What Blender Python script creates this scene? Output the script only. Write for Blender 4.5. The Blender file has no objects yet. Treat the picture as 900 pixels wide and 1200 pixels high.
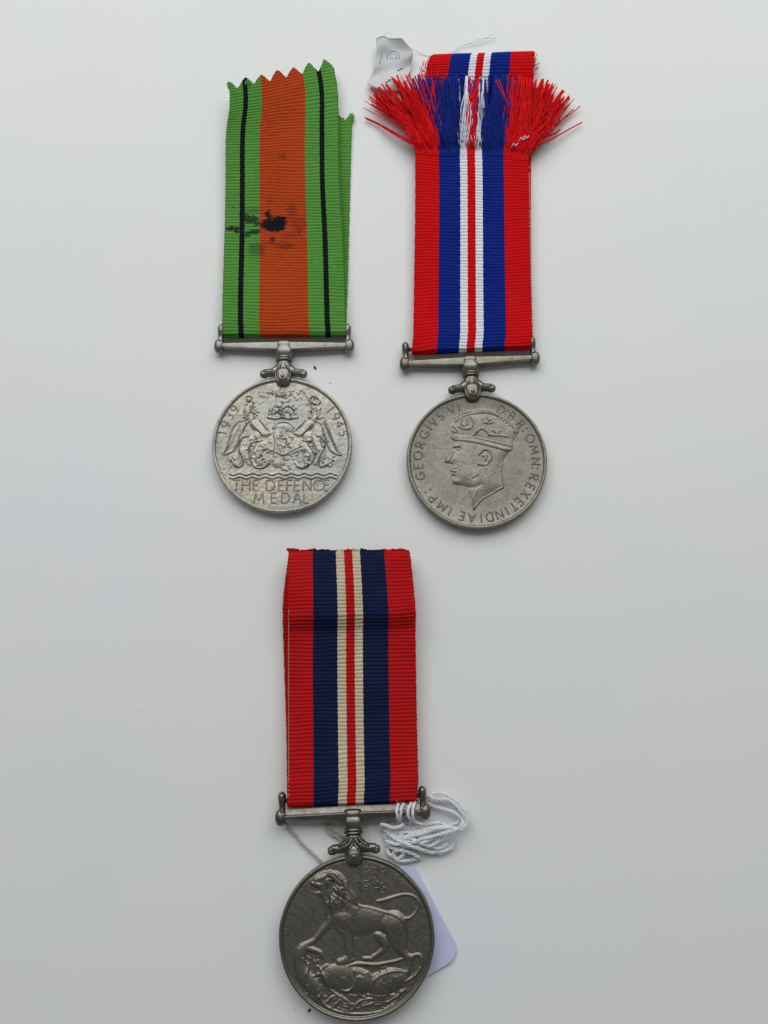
import bpy, math, random
import numpy as np
from mathutils import Vector, Matrix

random.seed(7)
rng = np.random.RandomState(11)
S = 0.001                      # everything below is written in millimetres
C = bpy.context.scene.collection
scene = bpy.context.scene

# ------------------------------------------------------------------ camera
TILT = math.radians(12.0)
CH = 246.0                     # camera height above the table, mm
FOC = 1150.0                   # focal length in photo pixels (900 x 1200)
cs, sn = math.cos(TILT), math.sin(TILT)
cd = bpy.data.cameras.new('camera')
cam = bpy.data.objects.new('camera', cd); C.objects.link(cam)
cam.location = (0, 0, CH * S)
cam.rotation_euler = (TILT, 0, 0)
cd.sensor_fit = 'VERTICAL'; cd.sensor_height = 36.0; cd.sensor_width = 27.0
cd.lens = 36.0 * FOC / 1200.0
cd.clip_start = 0.005; cd.clip_end = 20
scene.camera = cam
scene.render.resolution_x = 768; scene.render.resolution_y = 1024

# ------------------------------------------------------------------ world and light
w = bpy.data.worlds.new('World'); scene.world = w; w.use_nodes = True
bgn = w.node_tree.nodes['Background']
bgn.inputs[0].default_value = (0.94, 1.0, 0.985, 1)
bgn.inputs[1].default_value = 0.15

def area(name, loc, target, sx, sy, power, col):
    ld = bpy.data.lights.new(name, 'AREA'); ld.shape = 'RECTANGLE'
    ld.size = sx; ld.size_y = sy; ld.energy = power; ld.color = col
    lo = bpy.data.objects.new(name, ld); C.objects.link(lo)
    lo.location = loc
    d = Vector(target) - Vector(loc)
    lo.rotation_euler = d.to_track_quat('-Z', 'Y').to_euler()
    return lo
area('window_light', (-0.02, 0.60, 0.64), (0, 0.05, 0), 1.4, 0.75, 8.3, (0.99, 0.998, 0.992))

vs = scene.view_settings
vs.view_transform = 'Standard'; vs.look = 'None'; vs.exposure = 0.0; vs.gamma = 1.0

# ------------------------------------------------------------------ helpers
def P(px, py, z=0.0):
    """photo pixel -> point (mm) on the horizontal plane at height z"""
    u = (px - 450.0) / FOC; v = (py - 600.0) / FOC
    t = (CH - z) / (cs + v * sn)
    return np.array([u * t, (sn - v * cs) * t, z])

def proj(pts):
    x, y, z = pts[..., 0], pts[..., 1], pts[..., 2] - CH
    dep = y * sn - z * cs
    up = y * cs + z * sn
    return 450 + FOC * x / dep, 600 - FOC * up / dep

def tagp(o, **k):
    for a, b in k.items():
        o[a] = b
    return o

def empty(name, loc=(0, 0, 0), rz=0.0):
    o = bpy.data.objects.new(name, None); C.objects.link(o)
    o.empty_display_size = 0.01
    o.location = tuple(c * S for c in loc); o.rotation_euler = (0, 0, rz)
    return o

class MB:
    """collects vertices and faces (mm) and links them as one mesh object"""
    def __init__(s): s.v = []; s.f = []; s.n = 0; s.m = []
    def add(s, V, F, mi=0):
        V = np.asarray(V, float)
        s.v.append(V)
        for f in F: s.f.append([i + s.n for i in f]); s.m.append(mi)
        s.n += len(V)
    def tube(s, pts, r, sides=6, mi=0, zs=1.0, cap=True, closed=False):
        pts = np.asarray(pts, float); n = len(pts)
        rr = np.full(n, r) if np.isscalar(r) else np.asarray(r, float)
        if closed:
            T = np.roll(pts, -1, 0) - np.roll(pts, 1, 0)
        else:
            T = np.gradient(pts, axis=0)
        T /= (np.linalg.norm(T, axis=1, keepdims=True) + 1e-12)
        up = np.array([0, 0, 1.0])
        A = np.cross(T, up)
        nn = np.linalg.norm(A, axis=1, keepdims=True)
        A = np.where(nn < 1e-3, np.array([[1.0, 0, 0]]), A / np.maximum(nn, 1e-9))
        for i in range(1, n):
            if np.dot(A[i], A[i-1]) < 0: A[i] = -A[i]
        B = np.cross(A, T)
        an = np.linspace(0, 2*np.pi, sides, endpoint=False)
        V = pts[:, None, :] + rr[:, None, None] * (np.cos(an)[None, :, None] * A[:, None, :] + zs*np.sin(an)[None, :, None] * B[:, None, :])
        V = V.reshape(-1, 3); F = []
        for i in range(n if closed else n - 1):
            j = (i + 1) % n
            for k in range(sides):
                k2 = (k + 1) % sides
                F.append((i*sides+k, i*sides+k2, j*sides+k2, j*sides+k))
        if cap and not closed:
            F.append(tuple(range(sides))[::-1]); F.append(tuple((n-1)*sides + k for k in range(sides)))
        s.add(V, F, mi)
    def ell(s, c, r, nu=20, nv=12, e=1.0, rot=0.0):
        V = []; F = []
        for i in range(nv + 1):
            ph = -math.pi/2 + math.pi * i / nv
            for k in range(nu):
                th = 2*math.pi*k/nu
                sg = lambda q, p: math.copysign(abs(q)**p, q)
                x = sg(math.cos(ph), e)*sg(math.cos(th), e)*r[0]; y = sg(math.cos(ph), e)*sg(math.sin(th), e)*r[1]; z = sg(math.sin(ph), e)*r[2]
                V.append((c[0] + x*math.cos(rot) - y*math.sin(rot), c[1] + x*math.sin(rot) + y*math.cos(rot), c[2] + z))
        for i in range(nv):
            for k in range(nu):
                F.append((i*nu+k, i*nu+(k+1) % nu, (i+1)*nu+(k+1) % nu, (i+1)*nu+k))
        s.add(V, F)
    def loft(s, rings):
        n = len(rings[0]); V = [p for r in rings for p in r]; F = []
        for i in range(len(rings)-1):
            for k in range(n):
                F.append((i*n+k, i*n+(k+1) % n, (i+1)*n+(k+1) % n, (i+1)*n+k))
        F.append(tuple(range(n))[::-1]); F.append(tuple((len(rings)-1)*n+k for k in range(n)))
        s.add(V, F)
    def build(s, name, mats, parent=None, smooth=True, sharp=None):
        me = bpy.data.meshes.new(name)
        V = np.concatenate(s.v) * S
        me.from_pydata([tuple(v) for v in V.tolist()], [], s.f)
        if not isinstance(mats, (list, tuple)): mats = [mats]
        for m in mats: me.materials.append(m)
        if len(mats) > 1: me.polygons.foreach_set('material_index', s.m)
        me.polygons.foreach_set('use_smooth', [smooth]*len(me.polygons))
        me.validate(); me.update()
        if sharp: me.set_sharp_from_angle(angle=math.radians(sharp))
        o = bpy.data.objects.new(name, me); C.objects.link(o)
        if parent: o.parent = parent
        return o

def catmull(pts, step):
    pts = np.asarray(pts, float)
    P0 = np.vstack([2*pts[0]-pts[1], pts, 2*pts[-1]-pts[-2]])
    out = []
    for i in range(1, len(P0)-2):
        a, b, c, d = P0[i-1], P0[i], P0[i+1], P0[i+2]
        n = max(2, int(np.linalg.norm((c-b)[:3]) / step))
        t = np.linspace(0, 1, n, endpoint=False)[:, None]
        out.append(0.5*((2*b) + (-a+c)*t + (2*a-5*b+4*c-d)*t*t + (-a+3*b-3*c+d)*t**3))
    out.append(pts[-1][None])
    return np.vstack(out)

def snoise(x, y, seed=0, sc=1.0, octs=3):
    """smooth pseudo noise in about -1..1 from sums of sines"""
    r = np.random.RandomState(seed); o = 0; amp = 1; tot = 0
    for k in range(octs):
        for q in range(5):
            a = r.rand()*2*np.pi; f = (2**k) * (0.7+0.6*r.rand()) / sc
            o = o + amp*np.sin((x*np.cos(a)+y*np.sin(a))*f*2*np.pi + r.rand()*7)
        tot += amp*2.2; amp *= .55
    return o / tot

# ------------------------------------------------------------------ materials
def newmat(name):
    m = bpy.data.materials.new(name); m.use_nodes = True
    nt = m.node_tree; b = nt.nodes['Principled BSDF']
    return m, nt, b

def coords(nt, kind='Object', scale=(1, 1, 1)):
    tc = nt.nodes.new('ShaderNodeTexCoord'); mp = nt.nodes.new('ShaderNodeMapping')
    mp.inputs['Scale'].default_value = tuple(1000*c for c in scale)      # metres -> mm
    nt.links.new(tc.outputs[kind], mp.inputs[0]); return mp.outputs[0]

def noise(nt, vec, scale, detail=4, rough=.55):
    n = nt.nodes.new('ShaderNodeTexNoise'); n.inputs['Scale'].default_value = scale
    n.inputs['Detail'].default_value = detail; n.inputs['Roughness'].default_value = rough
    nt.links.new(vec, n.inputs['Vector']); return n.outputs['Fac']

def ramp(nt, fac, stops):
    r = nt.nodes.new('ShaderNodeValToRGB')
    while len(r.color_ramp.elements) < len(stops): r.color_ramp.elements.new(.5)
    for e, (p, c) in zip(r.color_ramp.elements, stops):
        e.position = p; e.color = (*c, 1) if len(c) == 3 else c
    nt.links.new(fac, r.inputs[0]); return r.outputs[0]

def mix(nt, fac, a, b, mode='MIX'):
    m = nt.nodes.new('ShaderNodeMix'); m.data_type = 'RGBA'; m.blend_type = mode
    for inp, val in ((m.inputs[0], fac), (m.inputs[6], a), (m.inputs[7], b)):
        if isinstance(val, (int, float)): inp.default_value = val
        elif isinstance(val, tuple): inp.default_value = (*val, 1)
        else: nt.links.new(val, inp)
    return m.outputs[2]

def bump(nt, h, strength, dist, b, prev=None):
    n = nt.nodes.new('ShaderNodeBump'); n.inputs['Strength'].default_value = strength
    n.inputs['Distance'].default_value = dist * S
    nt.links.new(h, n.inputs['Height'])
    if prev: nt.links.new(prev, n.inputs['Normal'])
    nt.links.new(n.outputs[0], b.inputs['Normal']); return n.outputs[0]

def metal(name, base, tone, rough, pit, stain=None, metallic=1.0, cool=None):
    m, nt, b = newmat(name)
    v = coords(nt)
    big = noise(nt, v, .16, 5, .6); mid = noise(nt, v, .7, 6, .65); fine = noise(nt, v, 2.2, 2, .6)
    c = mix(nt, ramp(nt, big, [(.38, (0, 0, 0)), (.62, (1, 1, 1))]), base, tone)
    c = mix(nt, ramp(nt, mid, [(.50, (0, 0, 0)), (.72, (.55, .55, .55))]), c, tuple(x*.62 for x in tone))
    c = mix(nt, ramp(nt, fine, [(.52, (0, 0, 0)), (.68, (.7, .7, .7))]), c, tuple(min(1, x*1.3) for x in base))
    sp2 = noise(nt, v, 1.5, 3, .7)
    c = mix(nt, ramp(nt, sp2, [(.56, (0, 0, 0)), (.70, (.6, .6, .6))]), c, tuple(x*.55 for x in tone))
    if cool:
        c = mix(nt, ramp(nt, noise(nt, v, .11, 4, .6), [(.47, (0, 0, 0)), (.58, (.6, .6, .6))]), c, cool)
    if stain:
        st = noise(nt, v, .45, 9, .80)
        c = mix(nt, ramp(nt, st, [(.50, (0, 0, 0)), (.66, (.7, .7, .7))]), c, stain)
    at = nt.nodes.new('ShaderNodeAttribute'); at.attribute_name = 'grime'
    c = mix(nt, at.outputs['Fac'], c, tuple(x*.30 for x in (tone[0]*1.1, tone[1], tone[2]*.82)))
    nt.links.new(c, b.inputs['Base Color'])
    b.inputs['Metallic'].default_value = metallic
    rr = nt.nodes.new('ShaderNodeMapRange'); rr.inputs[3].default_value = rough-.07; rr.inputs[4].default_value = rough+.12
    nt.links.new(mid, rr.inputs[0]); nt.links.new(rr.outputs[0], b.inputs['Roughness'])
    p = bump(nt, fine, pit, .035, b)
    bump(nt, mid, pit*.22, .05, b, p)
    return m

M = {}
M['silver_face'] = metal('worn_pale_cupronickel', (.47, .445, .375), (.36, .34, .295), .47, .8, (.20, .145, .10), .82, cool=(.37, .38, .385))
M['silver_tone'] = metal('browned_pale_cupronickel', (.33, .285, .22), (.25, .21, .16), .5, .6, None, .7)
M['silver_fit'] = metal('grey_cupronickel_fitting', (.31, .30, .285), (.235, .222, .21), .42, .5, (.24, .17, .14))
M['olive_face'] = metal('dull_olive_cupronickel', (.285, .27, .22), (.245, .23, .205), .48, .5, (.18, .17, .135), .85)
M['olive_tone'] = metal('browned_olive_cupronickel', (.235, .22, .175), (.195, .18, .145), .5, .4, None, .8)
M['olive_fit'] = metal('dull_olive_fitting', (.25, .235, .19), (.17, .155, .125), .40, .45, None)
M['dark_face'] = metal('dark_bronze_grey_nickel', (.225, .205, .175), (.19, .175, .145), .40, .07, None, .95)
M['dark_fit'] = metal('dark_grey_fitting', (.235, .22, .20), (.17, .15, .13), .37, .35, (.14, .11, .085))

def cloth(name, col, var=.15, stain=False, rough=.85, soft=None):
    m, nt, b = newmat(name)
    tc = nt.nodes.new('ShaderNodeTexCoord'); mp = nt.nodes.new('ShaderNodeMapping')
    mp.inputs['Scale'].default_value = (9.0, 1.0, 1.0)
    nt.links.new(tc.outputs['UV'], mp.inputs[0])
    v = mp.outputs[0]
    n1 = noise(nt, v, 1.2, 3, .6); n2 = noise(nt, tc.outputs['UV'], .12, 4, .6)
    dk = tuple(c*(1-var*2.2) for c in col); lt = tuple(min(1, c*(1+var)+.01) for c in col)
    c = ramp(nt, n1, [(.3, dk), (.7, lt)])
    c = mix(nt, ramp(nt, n2, [(.35, (0, 0, 0)), (.7, (.6, .6, .6))]), c, soft or tuple(x*.82 for x in col))
    if stain:
        at = nt.nodes.new('ShaderNodeAttribute'); at.attribute_name = 'ink_stain'
        c = mix(nt, at.outputs['Fac'], c, (.012, .012, .016))
    nt.links.new(c, b.inputs['Base Color'])
    b.inputs['Roughness'].default_value = rough
    b.inputs['Specular IOR Level'].default_value = .04
    bump(nt, n1, .35, .05, b)
    return m
M['green'] = cloth('green_ribbon_weave', (.105, .315, .055), stain=True)
M['black'] = cloth('black_ribbon_weave', (.006, .010, .012), stain=True)
M['orange'] = cloth('orange_ribbon_weave', (.49, .062, .011), stain=True)
M['red'] = cloth('bright_red_ribbon_weave', (.66, .004, .007))
M['blue'] = cloth('royal_blue_ribbon_weave', (.004, .020, .23))
M['white'] = cloth('white_ribbon_weave', (.78, .78, .86), .06)
M['red_old'] = cloth('crimson_ribbon_weave', (.50, .008, .010))
M['navy'] = cloth('navy_ribbon_weave', (.007, .013, .055))
M['cream'] = cloth('aged_cream_ribbon_weave', (.60, .52, .38), .08, soft=(.42, .34, .22))

def plain(name, col, rough=.7, spec=.3, nscale=1.5, var=.1, bs=.2, bd=.08):
    m, nt, b = newmat(name); v = coords(nt)
    n = noise(nt, v, nscale, 5, .6)
    c = ramp(nt, n, [(.3, tuple(x*(1-var) for x in col)), (.7, tuple(min(1, x*(1+var)) for x in col))])
    nt.links.new(c, b.inputs['Base Color']); b.inputs['Roughness'].default_value = rough
    b.inputs['Specular IOR Level'].default_value = spec
    bump(nt, n, bs, bd, b); return m
M['cotton'] = plain('white_cotton_cord', (.78, .79, .82), .9, .15, 6, .12, .4, .1)
M['cotton_grey'] = plain('dirty_cotton_cord', (.50, .48, .42), .9, .15, 3, .3, .4, .1)
M['card'] = plain('lilac_white_card', (.56, .58, .80), .6, .3, .35, .05, .1, .05)
M['label_paper'] = plain('crumpled_grey_paper', (.60, .61, .62), .6, .3, .16, .10, .25, .3)
M['teal_ink'] = plain('faded_teal_print', (.16, .32, .38), .6, .3, 4, .25)
M['dark_ink'] = plain('grey_scribble_ink', (.05, .05, .07), .6, .3, 4, .25)
M['thread_white'] = plain('fine_white_thread', (.62, .63, .67), .8, .2, 4, .1)
M['thread_red'] = plain('red_thread', (.70, .006, .009), .75, .12, .8, .25)
M['thread_blue'] = plain('blue_thread', (.006, .022, .22), .75, .12, .8, .3)
M['thread_whit'] = plain('white_thread', (.74, .74, .82), .6, .4, .8, .12)
M['thread_green'] = plain('green_thread', (.14, .30, .06), .8, .2, 1, .2)
M['crumb'] = plain('black_grit', (.02, .018, .016), .7, .3, 3, .3)

# table top: glossy white laminate, faintly mottled
m, nt, b = newmat('white_laminate'); M['table'] = m
v = coords(nt)
n1 = noise(nt, v, .011, 3, .5); n2 = noise(nt, v, .02, 4, .55); n3 = noise(nt, v, .9, 5, .6)
c = ramp(nt, n1, [(.36, (.740, .785, .765)), (.50, (.78, .785, .775)), (.64, (.765, .78, .805))])
c = mix(nt, ramp(nt, n2, [(.5, (0, 0, 0)), (.72, (.5, .5, .5))]), c, (.80, .765, .765))
c = mix(nt, ramp(nt, n3, [(.62, (0, 0, 0)), (.80, (.22, .22, .22))]), c, (.66, .67, .64))
vo = nt.nodes.new('ShaderNodeTexVoronoi'); vo.inputs['Scale'].default_value = .10; nt.links.new(v, vo.inputs['Vector'])
c = mix(nt, ramp(nt, vo.outputs['Distance'], [(.0, (.45, .45, .45)), (.022, (.2, .2, .2)), (.034, (0, 0, 0))]), c, (.38, .37, .35))
nt.links.new(c, b.inputs['Base Color'])
rr = nt.nodes.new('ShaderNodeMapRange'); rr.inputs[3].default_value = .38; rr.inputs[4].default_value = .55
nt.links.new(n2, rr.inputs[0]); nt.links.new(rr.outputs[0], b.inputs['Roughness'])
b.inputs['Specular IOR Level'].default_value = .35
bump(nt, n3, .08, .03, b)

# ------------------------------------------------------------------ table
mb = MB()
X0, X1, Y0, Y1 = -380, 380, -330, 520
rings = []
for (z, ins) in ((-22, 2), (-20, 0), (-2.5, 0), (-.8, .7), (0, 2.5)):
    rings.append([(X0+ins, Y0+ins, z), (X1-ins, Y0+ins, z), (X1-ins, Y1-ins, z), (X0+ins, Y1-ins, z)])
mb.loft(rings)
tab = mb.build('tabletop', M['table'], smooth=False); tagp(tab, kind='structure')

# ------------------------------------------------------------------ lettering
def arc(cx, cy, rx, ry, a0, a1, n=9):
    return [(cx+rx*math.cos(math.radians(a0+(a1-a0)*i/(n-1))), cy+ry*math.sin(math.radians(a0+(a1-a0)*i/(n-1)))) for i in range(n)]
G = {   # strokes in a box one unit high; the first value is the width
 'A': (.8, [[(0, 0), (.4, 1), (.8, 0)], [(.14, .36), (.66, .36)]]),
 'B': (.6, [[(0, 0), (0, 1)], [(0, 1)] + arc(.28, .76, .26, .24, 90, -90) + [(0, .52)], [(0, .52)] + arc(.3, .26, .3, .26, 90, -90) + [(0, 0)]]),
 'C': (.8, [arc(.48, .5, .46, .5, 48, 312, 13)]),
 'D': (.75, [[(0, 0), (0, 1)], [(0, 1)] + arc(.27, .5, .48, .5, 90, -90, 11) + [(0, 0)]]),
 'E': (.5, [[(.5, 1), (0, 1), (0, 0), (.5, 0)], [(0, .52), (.42, .52)]]),
 'F': (.5, [[(.5, 1), (0, 1), (0, 0)], [(0, .52), (.42, .52)]]),
 'G': (.85, [arc(.48, .5, .46, .5, 48, 340, 13), [(.55, .42), (.9, .42), (.9, .1)]]),
 'H': (.7, [[(0, 0), (0, 1)], [(.7, 0), (.7, 1)], [(0, .52), (.7, .52)]]),
 'I': (.05, [[(0, 0), (0, 1)]]),
 'L': (.45, [[(0, 1), (0, 0), (.45, 0)]]),
 'M': (.9, [[(0, 0), (.08, 1), (.45, .2), (.82, 1), (.9, 0)]]),
 'N': (.72, [[(0, 0), (0, 1), (.72, 0), (.72, 1)]]),
 'O': (.95, [arc(.47, .5, .47, .5, 0, 360, 17)]),
 'P': (.55, [[(0, 0), (0, 1)], [(0, 1)] + arc(.27, .74, .28, .26, 90, -90) + [(0, .48)]]),
 'R': (.6, [[(0, 0), (0, 1)], [(0, 1)] + arc(.27, .75, .28, .25, 90, -90) + [(0, .5)], [(.25, .5), (.62, 0)]]),
 'S': (.5, [arc(.27, .75, .23, .25, 50, 270, 9) + arc(.27, .25, .25, .25, 90, -140, 9)]),
 'T': (.65, [[(0, 1), (.65, 1)], [(.325, 1), (.325, 0)]]),
 'V': (.75, [[(0, 1), (.38, 0), (.75, 1)]]),
 'X': (.65, [[(0, 0), (.65, 1)], [(0, 1), (.65, 0)]]),
 '1': (.15, [[(-.05, .85), (.1, 1), (.1, 0)]]),
 '3': (.55, [arc(.25, .75, .25, .24, 140, -90, 9) + arc(.25, .26, .29, .26, 90, -140, 9)]),
 '4': (.65, [[(.48, 0), (.48, 1), (0, .28), (.65, .28)]]),
 '5': (.5, [[(.48, 1), (.1, 1), (.06, .57)] + arc(.22, .3, .27, .3, 110, -140, 9)]),
 '9': (.6, [arc(.29, .7, .28, .3, 0, 360, 13), arc(.05, .62, .52, .62, 10, -70, 7)]),
 ':': (.05, [[(0, .18), (0, .2)], [(0, .78), (0, .8)]]),
 '.': (.05, [[(0, .05), (0, .07)]]),
}
def letter(ch, cx, cy, h, ang, zf, mat, parent, r=.19):
    """one raised character centred at cx, cy, turned by ang (ccw, radians)"""
    wd, strokes = G[ch]; b_ = MB()
    ca, sa = math.cos(ang), math.sin(ang)
    for st in strokes:
        pts = []
        for (x, y) in st:
            x = (x - wd/2)*h; y = (y - .5)*h
            pts.append((cx + x*ca - y*sa, cy + x*sa + y*ca, zf))
        if len(pts) == 2 and math.dist(pts[0], pts[1]) < .1:
            b_.ell(pts[0], (r*1.3, r*1.3, r), 8, 6); continue
        q = []
        for a_, c_ in zip(pts[:-1], pts[1:]):
            k = max(1, int(math.dist(a_, c_)/.35))
            for j in range(k): q.append(tuple(a_[d]+(c_[d]-a_[d])*j/k for d in range(3)))
        q.append(pts[-1])
        b_.tube(q, r, 7, zs=.95)
    return b_.build('letter' if ch.isalpha() else ('digit' if ch.isdigit() else 'stop'), mat, parent)

# ------------------------------------------------------------------ relief height fields
NG = 400; RG = 17.2
gx = np.linspace(-RG, RG, NG); GX, GY = np.meshgrid(gx, gx)
DX = gx[1]-gx[0]
def win(a, b, m):
    lo = np.floor((np.minimum(a, b)-m+RG)/DX).astype(int); hi = np.ceil((np.maximum(a, b)+m+RG)/DX).astype(int)+1
    x0, y0 = np.clip(lo, 0, NG); x1, y1 = np.clip(hi, 0, NG)
    return slice(y0, y1), slice(x0, x1)
def seg_d(a, b, w):
    ax, ay = a; bx, by = b; dx, dy = bx-ax, by-ay; L = dx*dx+dy*dy+1e-9
    X, Y = GX[w], GY[w]
    t = np.clip(((X-ax)*dx+(Y-ay)*dy)/L, 0, 1)
    return np.hypot(X-ax-t*dx, Y-ay-t*dy), t
def smooth2(pts, extra=None, step=.45):
    pts = np.array([tuple(p) for p in pts], float)
    if extra is not None: pts = np.hstack([pts, np.array(extra, float)[:, None]])
    if len(pts) < 3: return pts
    P0 = np.vstack([2*pts[0]-pts[1], pts, 2*pts[-1]-pts[-2]]); out = []
    for k in range(1, len(P0)-2):
        a, b, c, d = P0[k-1:k+3]; n = max(1, int(np.linalg.norm((c-b)[:2])/step)); t = np.linspace(0, 1, n, endpoint=False)[:, None]
        out.append(.5*(2*b+(c-a)*t+(2*a-5*b+4*c-d)*t*t+(3*b-a-3*c+d)*t**3))
    return np.vstack(out+[pts[-1:]])
def dchain(pts, m=6.0, sm=True):
    d = np.full(GX.shape, 99.0); q = smooth2(pts) if sm else np.array(pts)
    for a, b in zip(q[:-1], q[1:]):
        w = win(a, b, m); d[w] = np.minimum(d[w], seg_d(a, b, w)[0])
    return d
def dome(pts, rad):
    """rounded limb: radius per point, 0..1 height field scaled by local radius"""
    o = np.zeros(GX.shape)
    if len(pts) == 1: pts = [pts[0], (pts[0][0]+.01, pts[0][1])]; rad = [rad[0]]*2
    q = smooth2(pts, rad); q[:, 2] = np.maximum(q[:, 2], .05)
    for a, b in zip(q[:-1], q[1:]):
        ra, rb = a[2], b[2]; w = win(a[:2], b[:2], max(ra, rb)+.1)
        d, t = seg_d(a[:2], b[:2], w); r = ra+(rb-ra)*t
        o[w] = np.maximum(o[w], np.clip(1-(d/r)**2, 0, 1)**.7*np.sqrt(r))
    return o
def smax(a, b, k=.06):
    h = np.clip(.5+.5*(a-b)/k, 0, 1); return b*(1-h)+a*h+k*h*(1-h)
def inside(poly):
    poly = np.asarray(poly); x0, y0 = poly[:, 0], poly[:, 1]; x1, y1 = np.roll(x0, -1), np.roll(y0, -1)
    r = np.zeros(GX.shape, bool)
    for a, b, c, d in zip(x0, y0, x1, y1):
        cond = ((b > GY) != (d > GY)) & (GX < (c-a)*(GY-b)/((d-b) if abs(d-b) > 1e-9 else 1e-9)+a)
        r ^= cond
    return r
def plateau(poly, w):
    poly = [tuple(p) for p in poly]
    ps = smooth2(poly+[poly[0]], step=.4); poly = ps[:-1]
    d = dchain(ps, w+.3, False); q = np.clip(d/w, 0, 1)
    return np.where(inside(poly), np.sqrt(1-(1-q)**2), 0)
def ridge(H, pts, amp, r, mask=False):
    g = np.exp(-(dchain(pts, r*3.2)/r)**2)*amp
    return H + (np.where(H > .01, g, 0) if mask else g)
def relief_obj(name, H, zf, mat, parent, lim=16.85, grime=None):
    H = np.where(np.hypot(GX, GY) < lim, H, 0)
    H = (H+np.roll(H, 1, 0)+np.roll(H, -1, 0)+np.roll(H, 1, 1)+np.roll(H, -1, 1))/5
    keep = H > .022
    fk = keep[:-1, :-1] | keep[1:, :-1] | keep[:-1, 1:] | keep[1:, 1:]
    iy, ix = np.nonzero(fk)
    used = np.zeros(GX.shape, bool)
    for a in (0, 1):
        for b in (0, 1): used[iy+a, ix+b] = True
    idx = -np.ones(GX.shape, int); idx[used] = np.arange(used.sum())
    V = np.stack([GX[used], GY[used], zf-.022+H[used]], 1)*S
    F = np.stack([idx[iy, ix], idx[iy, ix+1], idx[iy+1, ix+1], idx[iy+1, ix]], 1)
    me = bpy.data.meshes.new(name)
    me.vertices.add(len(V)); me.vertices.foreach_set('co', V.ravel())
    me.loops.add(len(F)*4); me.loops.foreach_set('vertex_index', F.ravel())
    me.polygons.add(len(F)); me.polygons.foreach_set('loop_start', np.arange(len(F))*4)
    me.polygons.foreach_set('use_smooth', np.ones(len(F), bool))
    me.materials.append(mat); me.update(calc_edges=True)
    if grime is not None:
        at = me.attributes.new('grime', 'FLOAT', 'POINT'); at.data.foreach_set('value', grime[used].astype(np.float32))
    o = bpy.data.objects.new(name, me); C.objects.link(o); o.parent = parent
    return o

# ------------------------------------------------------------------ a medal: disc and suspender
ZF = 2.55       # level of the field of the disc
class Medal:
    def __init__(s, cpx, z0, rot, label, face, fit, group='war medals laid face up on the white tabletop'):
        s.z0 = z0; s.rot = rot
        c = P(cpx[0], cpx[1], z0+2.9); s.c = np.array([c[0], c[1], z0])
        s.root = empty('medal', s.c, rot)
        tagp(s.root, label=label, category='medal', group=group)
        s.face, s.fit = face, fit
        s.disc = s.make_disc()
    def loc(s, px, py, z=None):
        p = P(px, py, s.z0+ZF if z is None else s.z0+z) - s.c
        ca, sa = math.cos(-s.rot), math.sin(-s.rot)
        return (p[0]*ca-p[1]*sa, p[0]*sa+p[1]*ca)
    def tr(s, off, sc, pts):
        return [s.loc(off[0]+x/sc, off[1]+y/sc) for (x, y) in pts]
    def world(s, p):
        ca, sa = math.cos(s.rot), math.sin(s.rot)
        return np.array([s.c[0]+p[0]*ca-p[1]*sa, s.c[1]+p[0]*sa+p[1]*ca, s.c[2]+p[2]])
    def tolocal(s, W):
        q = W - s.c; ca, sa = math.cos(-s.rot), math.sin(-s.rot)
        return np.stack([q[..., 0]*ca-q[..., 1]*sa, q[..., 0]*sa+q[..., 1]*ca, q[..., 2]], -1)
    def make_disc(s):
        prof = [(0.01, 0.15), (16, .15), (17.4, 0), (17.85, .2), (18, .6), (18, 2.5), (17.95, 2.88), (17.8, 3.04),
                (17.55, 3.08), (17.3, 3.0), (17.15, 2.8), (17.05, 2.60), (16.9, ZF), (12, ZF), (6, ZF), (.01, ZF)]
        n = 200; V = []; F = []
        rs = np.random.RandomState(int(abs(s.c[0]*100)) % 1000)
        jit = snoise(np.cos(np.arange(n)*2*np.pi/n)*5, np.sin(np.arange(n)*2*np.pi/n)*5, rs.randint(99), 3)*.05
        for (r, z) in prof:
            for k in range(n):
                a = 2*math.pi*k/n; q = r + (jit[k] if r > 16 else 0)
                V.append((q*math.cos(a), q*math.sin(a), z))
        for i in range(len(prof)-1):
            for k in range(n): F.append((i*n+k, i*n+(k+1) % n, (i+1)*n+(k+1) % n, (i+1)*n+k))
        b_ = MB(); b_.add(V, F); o = b_.build('disc', s.face, s.root)
        return o

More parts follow.
